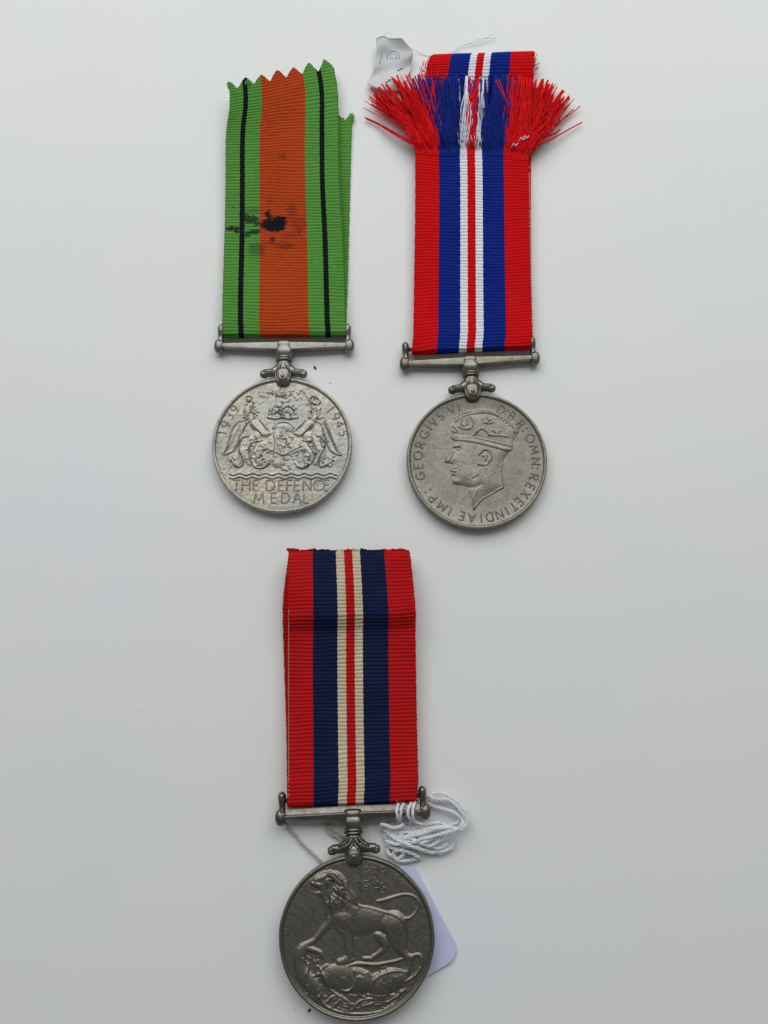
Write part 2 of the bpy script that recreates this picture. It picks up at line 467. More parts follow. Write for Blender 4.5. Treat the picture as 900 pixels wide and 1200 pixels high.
def suspender(md, facet=.45, ornate=False, rt=31.1):
    root, mat = md.root, md.fit
    b_ = MB(); rings = []
    for x in np.linspace(-16.3, 16.3, 29):
        k = 1-abs(x)/16.3
        yt = 27.7+.22*k; yb = 26.55-.80*k; zt = 3.0+.35*k; zb = .9-.2*k
        if ornate:
            rings.append([(x, yb-.15, zb+.4), (x, yb-.3, zt-1.2), (x, yb+.1, zt-.5), (x, yt-.45, zt), (x, yt-.2, zt-.05),
                      (x, yt-.05, zt-.75), (x, yt+1.25, zt-1.15), (x, yt+1.3, zb+.5), (x, yb+.2, zb)]); continue
        rings.append([(x, yb-.15, zb+.4), (x, yb-.25, zt-.75), (x, yb+.1, zt-.08), (x, yt-facet*.8, zt), (x, yt-facet*.5+.1, zt-.03),
                      (x, yt+facet*.9, zt-.95), (x, yt+facet*.9+.02, zb+.4), (x, yt-.3, zb), (x, yb+.2, zb)])
    b_.loft(rings); bar = b_.build('suspender_bar', mat, root, sharp=28)
    for sx in (-1, 1):
        q = MB(); q.ell((sx*17.15, 27.1, 1.9), (1.35, 1.95, 1.4), 20, 12, .9)
        q.ell((sx*16.35, 27.1, 1.9), (.35, 1.75, 1.45), 16, 10, .7)
        q.build('end_knob', mat, bar)
        q = MB()
        pts = catmull([(sx*16.75, 28.3, 1.9), (sx*16.75, 30.2, 2.0), (sx*16.7, 31.4, 2.1), (sx*16.75, 33.0, 2.1)], .3)
        rr = np.interp(np.linspace(0, 1, len(pts)), [0, .25, .6, .85, 1], [.85, .70, .95, .98, .45])
        q.tube(pts, rr, 12, zs=1.5)
        q.ell((sx*17.2, rt, 2.05), (.45, .75, .8), 12, 8)
        q.build('upright_arm', mat, bar)
    q = MB(); q.tube([(-16.9, rt, 2.0), (-8, rt, 2.0), (8, rt, 2.0), (16.9, rt, 2.0)], .55, 12); q.build('cross_rod', mat, bar)
    # centre knob, oval stud, collar
    q = MB(); rings = []
    for (y, wx, wz) in ((28.5, 1.0, .6), (28.35, 1.9, 1.15), (27.8, 2.15, 1.5), (27.0, 2.15, 1.6), (26.75, 1.95, 1.5), (26.55, 2.1, 1.6), (25.7, 2.5, 1.85), (24.9, 2.4, 1.8), (24.3, 2.0, 1.6), (23.9, 1.75, 1.4)):
        rings.append([(wx*math.copysign(abs(math.cos(a))**.75, math.cos(a)), y, 2.1+wz*math.copysign(abs(math.sin(a))**.8, math.sin(a))) for a in np.linspace(0, 2*np.pi, 24, endpoint=False)])
    q.loft(rings); q.build('centre_knob', mat, bar)
    q = MB()
    for y, w_ in ((23.75, 1.75), (23.05, 1.9)):
        pts = [(w_*math.cos(a), y, 2.0+w_*.9*math.sin(a)) for a in np.linspace(0, 2*np.pi, 24, endpoint=False)]
        q.tube(pts, .33, 8, closed=True)
    q.loft([[(1.6*math.cos(a), y, 2+1.45*math.sin(a)) for a in np.linspace(0, 2*np.pi, 20, endpoint=False)] for y in (24.2, 22.4)])
    q.build('collar', mat, bar)
    # claw over the rim
    q = MB(); rings = []
    for (y, wx, wz) in ((22.7, 1.75, 1.4), (22.2, 1.8, 1.45), (21.5, 2.1, 1.5), (20.8, 2.45, 1.5), (20.1, 2.8, 1.4), (19.3, 2.9, 1.2), (18.5, 2.4, 1.0)):
        rings.append([(wx*math.cos(a), y, 2.15+wz*math.sin(a)) for a in np.linspace(0, 2*np.pi, 24, endpoint=False)])
    q.loft(rings)
    q.ell((0, 18.25, 2.75), (2.15, 2.65, 1.65), 24, 14, .8)
    for sx in (-1, 1):
        pts = catmull([(sx*1.5, 20.5, 2.2), (sx*2.6, 19.75, 2.3), (sx*3.9, 19.55, 2.3), (sx*5.2, 19.5, 2.3)], .25)
        q.tube(pts, np.interp(np.linspace(0, 1, len(pts)), [0, .5, 1], [1.35, 1.12, 1.0]), 12)
        q.ell((sx*5.1, 19.2, 2.3), (1.15, 1.05, 1.1), 16, 10, .85)
        # scroll line
        sp = [(sx*(5.3+.55*math.cos(t)*(1-t/14)), 19.2+.55*math.sin(t)*(1-t/14), 3.45-.02*t) for t in np.linspace(.5, 6.5, 18)]
        q.tube([(sx*2.6, 20.0, 3.55), (sx*3.8, 19.6, 3.35)]+[sp[i] for i in range(3, 18)], .17, 6)
        rl = .26 if ornate else .17
        q.tube(catmull([(sx*.5, 22.1, 3.55), (sx*.75, 21.2, 3.85), (sx*1.6, 20.2, 4.05), (sx*1.95, 19.0, 3.95), (sx*1.8, 17.8, 3.9), (sx*1.1, 16.6, 3.95)], .3), rl, 7)
        if ornate:
            q.tube(catmull([(sx*1.2, 22.2, 3.4), (sx*1.7, 21.2, 3.5), (sx*2.9, 20.5, 3.5), (sx*3.6, 20.1, 3.2)], .3), .25, 7)
            q.tube(catmull([(0, 20.9, 4.0), (sx*.6, 20.3, 4.2), (sx*1.1, 19.5, 4.45)], .3), .25, 7)
    q.build('claw', mat, bar)
    q = MB(); q.ell((0, 18.0, 4.62), (.62, .62, .45), 14, 8); q.ell((0, 18.0, 4.42), (1.25, 1.25, .30), 18, 8, .8); q.build('rivet', mat, bar)
    return bar

# ------------------------------------------------------------------ ribbons
PITCH = .90
def ribbon(md, front, back, xw, cuts, mats, rt=31.1, end_front=None, end_back=None, stain=None, wob=.07, ribamp=.20, thick=.30, top_fold=False, seed=0):
    """front: stations from the free end to the rod, back: from the rod to the free end (px left, px right, z)."""
    L = []; R = []
    for (lx, ly, lz, rx, ry, rz) in front:
        L.append(P(lx, ly, lz)); R.append(P(rx, ry, rz))
    for ph in np.linspace(75, -75, 7):
        a = math.radians(ph); y = rt-1.15*math.cos(a); z = 2.0+1.15*math.sin(a)
        L.append(md.world((xw[0], y, z))); R.append(md.world((xw[1], y, z)))
    for (lx, ly, lz, rx, ry, rz) in back:
        L.append(P(lx, ly, lz)); R.append(P(rx, ry, rz))
    LR = np.hstack([np.array(L), np.array(R)])
    D = catmull(LR, .3); cen = (D[:, :3]+D[:, 3:])/2
    s = np.concatenate([[0], np.cumsum(np.linalg.norm(np.diff(cen, axis=0), axis=1))]); Lt = s[-1]
    nr = int(Lt/PITCH*6)+1; sj = np.linspace(0, Lt, nr)
    # columns with a column on every stripe edge
    us = [0.0]
    bounds = [0]+list(cuts)+[1]
    mid = []
    for k, (a, b2) in enumerate(zip(bounds[:-1], bounds[1:])):
        n = max(2, int((b2-a)*32/.42))
        for j in range(1, n+1): us.append(a+(b2-a)*j/n); mid.append(k % 99)
    us = np.array(us); nc = len(us)
    SJ = np.repeat(sj[:, None], nc, 1); U = np.repeat(us[None], nr, 0)
    if end_front is not None:
        SJ = np.maximum(SJ, end_front(us)[None])
    if end_back is not None:
        SJ = np.minimum(SJ, Lt-end_back(us)[None])
    # ribs waver a little
    wv = snoise(SJ*.05, U*1.3, 3+seed, 1.0, 2)*.35
    ph = (SJ+wv)/PITCH
    prof = np.abs(np.sin(np.pi*ph))**.62
    isb = np.isin(np.round(us, 6), np.round(np.array(list(cuts)), 6))
    jitter = np.where(isb[None], (prof-.5)*.0045*np.sin(np.floor(ph)*2.3+3), 0)
    edge = (np.where(us == 0, -1, 0)+np.where(us == 1, 1, 0))[None]*(prof*.45+.12*np.sin(np.floor(ph)*4.7))*.012
    UU = U+jitter+edge
    def samp(SS):
        return np.stack([np.interp(SS, s, D[:, k]) for k in range(6)], -1)
    Q = samp(SJ); base = Q[..., :3]*(1-UU[..., None])+Q[..., 3:]*UU[..., None]
    Q2 = samp(np.clip(SJ+.4, 0, Lt)); Q1 = samp(np.clip(SJ-.4, 0, Lt))
    Tn = (Q2-Q1); Tn = Tn[..., :3]*(1-U[..., None])+Tn[..., 3:]*U[..., None]
    Wd = Q[..., 3:]-Q[..., :3]; N = np.cross(Wd, Tn); N /= np.linalg.norm(N, axis=-1, keepdims=True)+1e-12
    # soft undulation of the cloth
    und = snoise(U*1.0, SJ/32, 21+seed, 1.1, 2)*wob*3
    N = -N if N[nr//8, nc//2, 2] < 0 else N
    base = base+np.array([0, 0, 1.0])*und[..., None]*.6
    thin = np.interp(np.minimum(us, 1-us)*32, [0, .35], [.45, 1.0])[None]
    rib2 = (prof*ribamp+thick/2)*thin+snoise(U*20, SJ*.7, 5, 1, 2)*.012
    A = base+N*rib2[..., None]; B = base-N*rib2[..., None]
    V = np.concatenate([A.reshape(-1, 3), B.reshape(-1, 3)])
    ii, jj = np.meshgrid(np.arange(nr-1), np.arange(nc-1), indexing='ij')
    a0 = ii*nc+jj; o = nr*nc
    Ft = np.stack([a0, a0+nc, a0+nc+1, a0+1], -1).reshape(-1, 4)
    Fb = np.stack([a0+o, a0+1+o, a0+nc+1+o, a0+nc+o], -1).reshape(-1, 4)
    mi = np.tile(np.array(mid)[None], (nr-1, 1)).reshape(-1)
    F = [Ft, Fb]; Mi = [mi, mi]
    i = np.arange(nr-1)
    for col, m_ in ((0, mid[0]), (nc-1, mid[-1])):
        q = np.stack([i*nc+col, i*nc+col+o, (i+1)*nc+col+o, (i+1)*nc+col], -1); F.append(q if col == 0 else q[:, ::-1]); Mi.append(np.full(len(q), m_))
    j = np.arange(nc-1)
    for row in (0, nr-1):
        q = np.stack([row*nc+j, row*nc+j+1, row*nc+j+1+o, row*nc+j+o], -1); F.append(q if row == 0 else q[:, ::-1]); Mi.append(np.array(mid))
    F = np.concatenate(F); Mi = np.concatenate(Mi)
    names = list(dict.fromkeys(mats)); Mi = np.array([names.index(mats[k]) for k in range(len(mats))])[Mi]
    me = bpy.data.meshes.new('ribbon')
    VL = md.tolocal(V)*S
    me.vertices.add(len(V)); me.vertices.foreach_set('co', VL.ravel())
    me.loops.add(len(F)*4); me.loops.foreach_set('vertex_index', F.ravel().astype(np.int32))
    me.polygons.add(len(F)); me.polygons.foreach_set('loop_start', np.arange(len(F))*4)
    me.polygons.foreach_set('use_smooth', np.ones(len(F), bool))
    for n_ in names: me.materials.append(M[n_])
    me.polygons.foreach_set('material_index', Mi.astype(np.int32))
    me.update(calc_edges=True)
    uv = np.stack([np.concatenate([U.ravel()]*2)*32, np.concatenate([SJ.ravel()]*2)], -1)
    ul = me.uv_layers.new(name='UVMap'); ul.data.foreach_set('uv', uv[F.ravel()].astype(np.float32).ravel())
    if stain is not None:
        px, py = proj(V); val = stain(px, py)
        val = np.where(np.concatenate([SJ.ravel()]*2) < Lt*.5, val, 0)
        at = me.attributes.new('ink_stain', 'FLOAT', 'POINT'); at.data.foreach_set('value', val.astype(np.float32))
    ob = bpy.data.objects.new('ribbon', me); C.objects.link(ob); ob.parent = md.root
    return ob

def fuzz(md, parent, items, mats, name):
    """items: (list of world points, radius, material index); many fine threads joined as one part"""
    b_ = MB()
    for pts, r, mi in items: b_.tube(md.tolocal(np.array(pts)), r, 5, mi)
    o = b_.build(name, mats, parent); tagp(o, kind='stuff'); return o

# ================================================================== MEDAL 1, green and orange ribbon
m1 = Medal((330.5, 520.6), 0.0, math.radians(0.2),
           'pale worn silver medal with royal crest on a green, black and orange ribbon', M['silver_face'], M['silver_fit'])
suspender(m1)
def zig(us): k = (us*6.45+.02) % 1.0; return 2.9*(.5*(1-np.abs(2*k-1))+.5*(1-np.abs(np.cos(np.pi*k))))+.2*(1+np.sin(us*23))
def zig2(us): k = (us*6.45+.45) % 1.0; return 2.4*(1-np.abs(2*k-1))
blobs = [(321.5, 263.5, 12.2, 8.0, 1.0), (327.5, 259, 7.5, 5.5, 1), (315, 251, 3.2, 4.2, .95), (308.5, 264, 4, 3.5, .9), (294, 257.5, 8, 4.6, .8), (287.5, 252, 3, 3, .75), (302, 262, 4, 2.4, .7),
         (273.5, 268, 8, 2.0, .9), (278, 271, 3, 2, .9), (296, 272, 8, 2.2, .85), (289, 276, 3, 2, .8), (319.5, 280.5, 2.4, 2.4, .75), (320, 285, 7, 1.6, .4),
         (334, 288.5, 9, 3.2, .5), (301, 292, 9, 7, .45), (342, 247, 4.5, 9, .35), (350, 263, 7, 8, .3), (350.5, 272, 2, 3, .65), (331, 183, 4, 4, .35), (317, 236, 2.5, 2, .4), (274.5, 243, 1.2, 1.8, .8), (296, 246, 7, 4, .3), (340, 276, 10, 3, .2)]
def stain1(px, py):
    o = np.zeros(px.shape)
    nx = snoise(px, py, 4, 7, 3)*2.0; ny = snoise(px, py, 5, 6, 3)*1.7
    for (cx, cy, rx, ry, a) in blobs:
        d = np.hypot((px+nx-cx)/rx, (py+ny-cy)/ry)/1.13
        soft = .18 if a > .6 else .7
        o = np.maximum(o, a*np.clip((1+soft/2-d)/soft, 0, 1))
    for (cx, cy, r) in ((310.3, 256.2, 2.0), (319.6, 257.2, .9)):
        o = o*(1-.85*np.clip((1.3-np.hypot(px-cx, (py-cy)))/r*1.5, 0, 1))
    return o
r1 = ribbon(m1,
    front=[(269, 95.5, 5.6, 388.5, 67.5, 3.2), (269.5, 125, 4.6, 395, 105, 3.0), (265.5, 157, 3.4, 396.3, 150, 2.6), (265, 213, 2.6, 397.2, 213, 2.6), (263.5, 280, 2.6, 401, 280, 2.6),
           (262, 340, 2.9, 403.2, 340, 2.9), (261.3, 372, 3.2, 404.3, 372, 3.2)],
    back=[(264, 372, .7, 405.5, 372, .7), (266, 330, .6, 407, 330, .6), (270, 260, .55, 408.7, 260, .55), (276, 190, .55, 410.5, 190, .55), (282, 145, .6, 412.5, 131, .8)],
    xw=(-16.0, 16.3), cuts=(.124, .168, .298, .702, .832, .876),
    mats=['green', 'black', 'green', 'orange', 'green', 'black', 'green'], end_front=zig, end_back=zig2, stain=stain1, wob=.12, ribamp=.30, seed=1)
it = []
for (px, py, dx, dy, n, mi, sp) in ((270, 97, -2.0, -1.5, 30, 0, 2.5), (290, 93, .2, -1.2, 22, 0, 3), (308, 89.5, 0, -.8, 14, 1, 3), (326.5, 85, 0, -.8, 14, 1, 3), (345.5, 80, 0, -.8, 14, 1, 3),
                                 (363, 77, -.3, -1.8, 24, 0, 2.6), (381, 73, -.6, -4.0, 34, 0, 2.2), (411, 135, 1.0, -3.5, 30, 0, 3.0), (403, 139, 0, -1.5, 16, 0, 4)):
    for k in range(n):
        x = px+random.uniform(-sp, sp); z = 3.3 if py < 120 else .9
        if px < 300 and py < 120: z = 5.4
        y = py+random.uniform(0, 3)+abs(x-px)*.9
        it.append(([P(x, y+3, z), P(x+dx*.4, y+dy*.4, z+.1), P(x+dx+random.uniform(-.6, .6), y+dy+random.uniform(-.8, .8), z+random.uniform(-.2, .3))], .11, mi))
fuzz(m1, r1, it, [M['thread_green'], M['orange']], 'frayed_edge')

# disc lettering and crest
O1, K1 = (245, 435), 5.294
def t1(pts): return m1.tr(O1, K1, pts)
def put(md, tf, ch, x, y, h, ang, mat, r=.19):
    (a, b2), = tf([(x, y)]); letter(ch, a, b2, h, ang, ZF, mat, md.disc, r)
for ch, x in zip('THEDEFENCE', (170, 230, 292, 382, 448, 500, 546, 608, 674, 730)): put(m1, t1, ch, x, 708, 2.75, 0, M['silver_tone'], .21)
for ch, x in zip('MEDAL', (310, 402, 475, 548, 602)): put(m1, t1, ch, x, 786, 2.6, 0, M['silver_tone'], .21)
for word, pl in (('1939', ((82, 382), (103, 330), (126, 278), (160, 234))), ('1945', ((752, 238), (786, 282), (812, 328), (832, 384)))):
    for ch, (x, y) in zip(word, pl):
        (a, b2), = t1([(x, y)]); letter(ch, a, b2, 2.3, math.atan2(b2, a)-math.pi/2, ZF, M['silver_tone'], m1.disc, .21)

H = np.zeros(GX.shape); GR = np.zeros(GX.shape)
def dm(tf, pts, rad, amp, H):     # rad in zoomed px
    q = tf(pts); k = 1/(K_ * 4.45)
    return smax(H, dome(q, [r*k for r in rad])*amp)
def da(tf, pts, rad, amp, H):
    q = tf(pts); k = 1/(K_*4.45); return H+np.where(H > .02, dome(q, [r*k for r in rad])*amp, 0)
K_ = K1
MIR = lambda pts: [(910-x, y) for (x, y) in pts]
for f in (lambda p: p, MIR):
    H = dm(t1, f([(300, 400), (260, 450), (235, 510), (250, 570)]), [34, 40, 34, 20], .30, H)        # body
    H = dm(t1, f([(285, 330), (340, 385), (375, 385)]), [34, 24, 15], .34, H)                         # foreleg up to the stump
    H = dm(t1, f([(255, 300), (245, 250), (262, 205)]), [26, 30, 24], .34, H)                         # head
    H = dm(t1, f([(240, 190), (250, 160)]), [16, 12], .34, H)
    H = dm(t1, f([(185, 330), (140, 420), (105, 505)]), [14, 18, 8], .26, H)                          # tail
    H = dm(t1, f([(200, 400), (205, 480), (195, 560), (160, 585)]), [20, 22, 18, 12], .32, H)         # hind leg
    H = dm(t1, f([(330, 450), (300, 520), (330, 590), (375, 570)]), [26, 30, 16, 10], .30, H)
    H = dm(t1, f([(340, 480), (400, 510)]), [14, 9], .30, H)
    for (x, y, r) in ((275, 250, 10), (225, 245, 10), (250, 275, 10), (285, 290, 9), (222, 290, 9), (360, 500, 8), (350, 560, 9), (385, 545, 8), (160, 545, 9), (140, 555, 8)):
        H = dm(t1, f([(x, y)]), [r], .38, H)
H = dm(t1, [(435, 390), (440, 470), (430, 560)], [42, 34, 46], .28, H)                              # stump
H = dm(t1, [(400, 350), (425, 322), (460, 314), (500, 322), (525, 350)], [11]*5, .42, H)
H = dm(t1, [(420, 350), (460, 345), (505, 355)], [26, 30, 26], .22, H)
H = dm(t1, [(370, 285), (410, 292), (455, 286), (500, 292), (545, 285)], [12]*5, .46, H)            # crown
H = dm(t1, [(375, 275), (385, 235), (420, 212), (455, 225)], [12]*4, .40, H)
H = dm(t1, [(540, 275), (530, 235), (492, 212), (455, 225)], [12]*4, .40, H)
for (x, y, r) in ((455, 240, 18), (418, 250, 13), (493, 250, 13), (458, 190, 12), (455, 155, 13), (437, 152, 9), (473, 152, 9), (455, 138, 8)): H = dm(t1, [(x, y)], [r], .42, H)
for k in range(70):                                                                                # oak leaves and mane tufts
    r_ = random.Random(k*3+1); zone = r_.choice(((340, 130, 60, 42), (565, 130, 55, 42), (650, 190, 55, 45), (255, 190, 45, 50), (250, 290, 45, 40), (660, 290, 45, 40), (435, 600, 70, 16), (455, 255, 80, 30), (160, 560, 30, 30), (750, 560, 30, 30)))
    x = zone[0]+r_.uniform(-1, 1)*zone[2]; y = zone[1]+r_.uniform(-1, 1)*zone[3]; a = r_.uniform(0, 6.3); l = r_.uniform(6, 16)
    H = dm(t1, [(x, y), (x+l*math.cos(a), y+l*math.sin(a))], [r_.uniform(5, 9)]*2, .36, H)
for pts in ([(190, 310), (150, 350), (112, 470), (88, 516), (150, 492), (188, 425), (212, 360), (235, 322)], [(720, 310), (745, 370), (790, 480), (820, 518), (760, 495), (720, 420), (705, 350)],
            [(250, 400), (205, 415), (190, 480), (212, 560), (190, 592), (150, 572), (130, 548)], [(665, 400), (705, 415), (712, 480), (680, 540), (690, 590), (730, 580), (770, 550)],
            [(330, 430), (262, 450), (250, 520), (280, 588), (330, 602), (372, 570)], [(580, 430), (650, 450), (660, 520), (630, 570), (585, 602), (545, 590)],
            [(270, 330), (335, 398)], [(310, 300), (372, 372)], [(640, 330), (575, 398)], [(600, 305), (530, 372)], [(340, 470), (452, 522)], [(570, 465), (460, 522)],
            [(640, 150), (665, 165), (690, 185), (670, 210), (640, 200), (622, 180), (640, 150)], [(235, 155), (262, 160), (252, 190)]):
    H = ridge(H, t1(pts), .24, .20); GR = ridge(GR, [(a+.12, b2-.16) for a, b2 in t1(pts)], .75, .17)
for x in (408, 425, 442, 459): H = ridge(H, t1([(x, 400), (x+3, 460), (x-2, 530)]), .10, .18, True)
for y0 in (638, 660):
    wv_ = t1([(130+i*11, y0+6*math.sin(i*.86)) for i in range(61)])
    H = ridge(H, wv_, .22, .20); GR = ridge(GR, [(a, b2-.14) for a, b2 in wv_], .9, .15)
H += np.where(H > .03, snoise(GX, GY, 8, 1.6, 3)*.025, 0)
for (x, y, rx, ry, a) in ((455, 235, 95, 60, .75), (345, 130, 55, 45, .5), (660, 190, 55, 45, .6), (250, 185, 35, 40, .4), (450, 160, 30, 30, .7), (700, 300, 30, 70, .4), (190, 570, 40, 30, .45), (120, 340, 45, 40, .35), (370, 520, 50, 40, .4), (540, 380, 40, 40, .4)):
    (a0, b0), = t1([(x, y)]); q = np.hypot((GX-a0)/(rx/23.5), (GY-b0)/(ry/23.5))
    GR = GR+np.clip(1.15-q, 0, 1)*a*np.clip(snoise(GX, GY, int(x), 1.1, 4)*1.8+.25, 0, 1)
for k in range(150):
    r_ = random.Random(k*7+5); zone = r_.choice(((240, 460, 60, 90), (670, 460, 60, 90), (300, 530, 60, 60), (610, 530, 60, 60), (455, 470, 70, 80), (455, 250, 75, 30), (450, 155, 60, 30), (250, 240, 40, 60), (660, 240, 40, 60)))
    x = zone[0]+r_.uniform(-1, 1)*zone[2]; y = zone[1]+r_.uniform(-1, 1)*zone[3]; a = r_.uniform(0, 6.3); l = r_.uniform(12, 34)
    pt = t1([(x, y), (x+l*.5*math.cos(a), y+l*.5*math.sin(a)), (x+l*math.cos(a+.7), y+l*math.sin(a+.7))])
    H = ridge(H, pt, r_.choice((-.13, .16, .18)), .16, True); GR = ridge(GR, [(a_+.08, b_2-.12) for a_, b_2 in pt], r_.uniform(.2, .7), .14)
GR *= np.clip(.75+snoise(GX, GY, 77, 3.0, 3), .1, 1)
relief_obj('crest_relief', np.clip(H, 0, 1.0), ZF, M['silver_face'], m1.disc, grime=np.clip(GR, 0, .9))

# ================================================================== MEDAL 2, bright ribbon with a fringe
m2 = Medal((559, 539), 0.0, math.radians(2.7),
           'dull olive grey medal with crowned head profile and a frayed bright red and blue ribbon', M['olive_face'], M['olive_fit'])
suspender(m2)
r2 = ribbon(m2,
    front=[(486.5, 168, 3.4, 619.5, 172, 3.2), (487, 182, 3.2, 619.5, 186, 3.1), (487.2, 215, 2.8, 620.2, 217, 2.8), (486.8, 270, 2.6, 621, 270, 2.6), (486, 320, 2.6, 622, 320, 2.6),
           (485.3, 370, 2.9, 623.2, 368, 2.9), (484.8, 392, 3.2, 623.7, 390, 3.2)],
    back=[(487, 392, .7, 622.5, 390, .7), (488, 330, .6, 622, 330, .6), (490, 250, .6, 621.5, 250, .6), (494, 170, .8, 622, 165, .8), (497, 110, 1.4, 624, 105, 1.4), (499, 88, 2.6, 625, 86, 2.6), (503, 70, 2.9, 625.5, 65, 3.0), (507, 66, 1.4, 626.5, 61.5, 1.5), (508, 70, .5, 626, 66, .5)],
    xw=(-14.9, 16.2), cuts=(.205, .392, .455, .525, .588, .777),
    mats=['red', 'blue', 'white', 'red', 'white', 'blue', 'red'], wob=.08, ribamp=.28, seed=2)
it = []
ru = random.Random(5)
def base_px(u): return 487+132.5*u, 174+1.5*u+11*max(0, u-.75)*2.2
CL = [(ru.uniform(425, 690), ru.uniform(84, 150)) for _ in range(420)]
def fr(u, tip, z0, z1, mi, r=.105, bow=0.0, zb=3.2):
    cx_, cy_ = min(CL, key=lambda c: (c[0]-tip[0])**2+(c[1]-tip[1])**2)
    if r == .105 and math.hypot(cx_-tip[0], cy_-tip[1]) < 9: tip = (tip[0]+(cx_-tip[0])*.6, tip[1]+(cy_-tip[1])*.45)
    bx, by = base_px(u); by += ru.uniform(-4, 4); tx, ty = tip
    mx, my = bx+(tx-bx)*.42+bow, by+(ty-by)*.52
    q = [P(bx, by+6, zb), P(bx+(mx-bx)*.04, by-2, zb+.42), P(bx+(mx-bx)*.25, by+(my-by)*.3, z0), P(mx, my, (z0+z1)/2+.3), P(tx-(tx-mx)*.4, ty-(ty-my)*.4, z1+.2), P(tx, ty, z1)]
    for w_ in (2, 3): q[w_] = q[w_]+np.array([ru.gauss(0, .55), ru.gauss(0, .3), ru.gauss(0, .3)])
    it.append((catmull(q, 1.8), r*ru.uniform(.8, 1.35), mi))
for k in range(2000):
    u = ru.random()*.99+.005; z0 = 3.6+ru.random()*.9; z1 = ru.uniform(3.0, 5.6)
    if u < .205:
        f = u/.205+ru.uniform(-.25, .25)
        tip = (436+66*max(0, f)+ru.gauss(0, 6), 112-22*min(1, max(0, f))+ru.gauss(1, 6)); mi = 0
        if ru.random() < .35: tip = (tip[0]-6+ru.uniform(-3, 10), tip[1]+ru.uniform(2, 14))
        fr(u, tip, z0, ru.uniform(.8, 3.5) if f < .5 else z1, mi, bow=8*(1-f)*.6)
    elif u < .392:
        f = (u-.205)/.187
        fr(u, (488+54*f+ru.gauss(0, 6), 89+abs(ru.gauss(0, 5))), z0, z1, 1, bow=ru.uniform(-2, 2))
    elif u < .455: fr(u, (545+ru.uniform(-4, 3), 89+ru.uniform(-1, 6)), z0, z1, 2, bow=ru.uniform(-2, 2))
    elif u < .525: fr(u, (555+ru.uniform(-7, 7), 92+ru.uniform(-2, 12)), z0, z1, 0, bow=ru.uniform(-3, 3))
    elif u < .588: fr(u, (565+ru.uniform(-3, 5), 89+ru.uniform(-1, 6)), z0, z1, 2, bow=ru.uniform(-2, 2))
    elif u < .777:
        f = (u-.588)/.189
        fr(u, (566+34*f+ru.uniform(-6, 5), 89+ru.uniform(-1, 6)), z0, z1, 1, bow=ru.uniform(-2, 2))
    else:
        f = (u-.777)/.223
        if ru.random() < .58: fr(u, (598+24*f+ru.uniform(-3, 3), 91+ru.uniform(-2, 6)), z0, z1, 0, bow=ru.uniform(-1, 3))
        else:
            g = ru.random(); fr(.80+.2*ru.random(), (630+38*g+ru.uniform(-4, 4), 92+25*g**1.3+ru.uniform(-3, 8)), z0, ru.uniform(.8, 4), 0, bow=3+6*g)
for u, tip in ((.98, (680, 124.5)), (.985, (682, 143.5)), (.97, (672, 128)), (.99, (656, 152))): fr(u, tip, 3.4, 1.2, 0, .20, bow=4)
for u, tip in ((.01, (428, 138)), (.012, (430, 139.5)), (.05, (459, 90)), (.06, (465, 88)), (.03, (447, 98)), (.08, (462, 92))): fr(u, tip, 3.6, 1.0 if tip[1] > 120 else 3.2, 0, .20)
for a, b2 in (((584, 93), (600, 140)), ((581, 95), (598, 132)), ((492, 96), (514, 160)), ((499, 95), (515, 150)), ((506, 92), (512, 140)), ((508, 100), (498, 150))):   # strays lying across the blue
    it.append((catmull([P(a[0], a[1], 5.9), P((a[0]+b2[0])/2+1, (a[1]+b2[1])/2, 5.6), P(b2[0], b2[1], 4.6)], 2), .17, 0))
for k in range(14): it.append((catmull([P(549+ru.uniform(-3, 16), 170, 4.4), P(548+ru.uniform(-3, 16), 140, 5.3), P(547+ru.uniform(-3, 17), 92+ru.uniform(0, 14), 5.4)], 2), .13, ru.choice((0, 2))))
for k in range(22): it.append((catmull([P(ru.choice((538, 540, 569, 572))+ru.uniform(-3, 3), 168, 4.2), P(551+ru.uniform(-10, 12), 135, 5.2), P(551+ru.uniform(-14, 16), 92+ru.uniform(0, 9), 5.6)], 2), .12, 1))
for k in range(60):   # loose tufts at the folded end of the back layer
    x = ru.uniform(619, 627); y = ru.uniform(66, 122); it.append(([P(x, y, 2.2), P(x+ru.uniform(1, 3), y-2, 2.3), P(x+ru.uniform(1, 6)*(1 if y < 84 else .5), y-ru.uniform(1, 6), 2.0)], .12, 0))
for k in range(16):
    x = ru.uniform(495, 502); y = ru.uniform(76, 96); it.append(([P(x, y, 2.4), P(x-1, y-3, 2.6), P(x-ru.uniform(-2, 3), y-ru.uniform(4, 9), 2.2)], .14, ru.choice((0, 2))))
fuzz(m2, r2, it, [M['thread_red'], M['thread_blue'], M['thread_whit']], 'fringe')
b_ = MB()
for k in range(75):
    y = 196+k*2.62+ru.uniform(-.3, .3)
    if y > 388: break
    x = np.interp(y, [186, 217, 270, 320, 368, 390], [619.5, 620.2, 621, 622, 623.2, 623.7])+.2; z = 2.95 if y < 330 else 3.3
    b_.tube(m2.tolocal(np.array([P(x-.4, y, z+.1), P(x+.35, y+.3, z-.05), P(x+.3, y+1.1, z-.1)])), .10, 5)
tagp(b_.build('selvedge_stitch', M['white'], r2), kind='stuff')
# three tiny loops snagged in the fringe
b_ = MB()
for (x, y) in ((603, 171), (612, 164), (616, 162)): b_.tube(m2.tolocal(catmull([P(x-4, y+2, 4.6), P(x-1, y-3, 5.5), P(x+1, y, 5.4), P(x+4, y-3, 4.6)], 1)), .12, 5)
b_.build('snagged_thread', M['thread_whit'], r2)

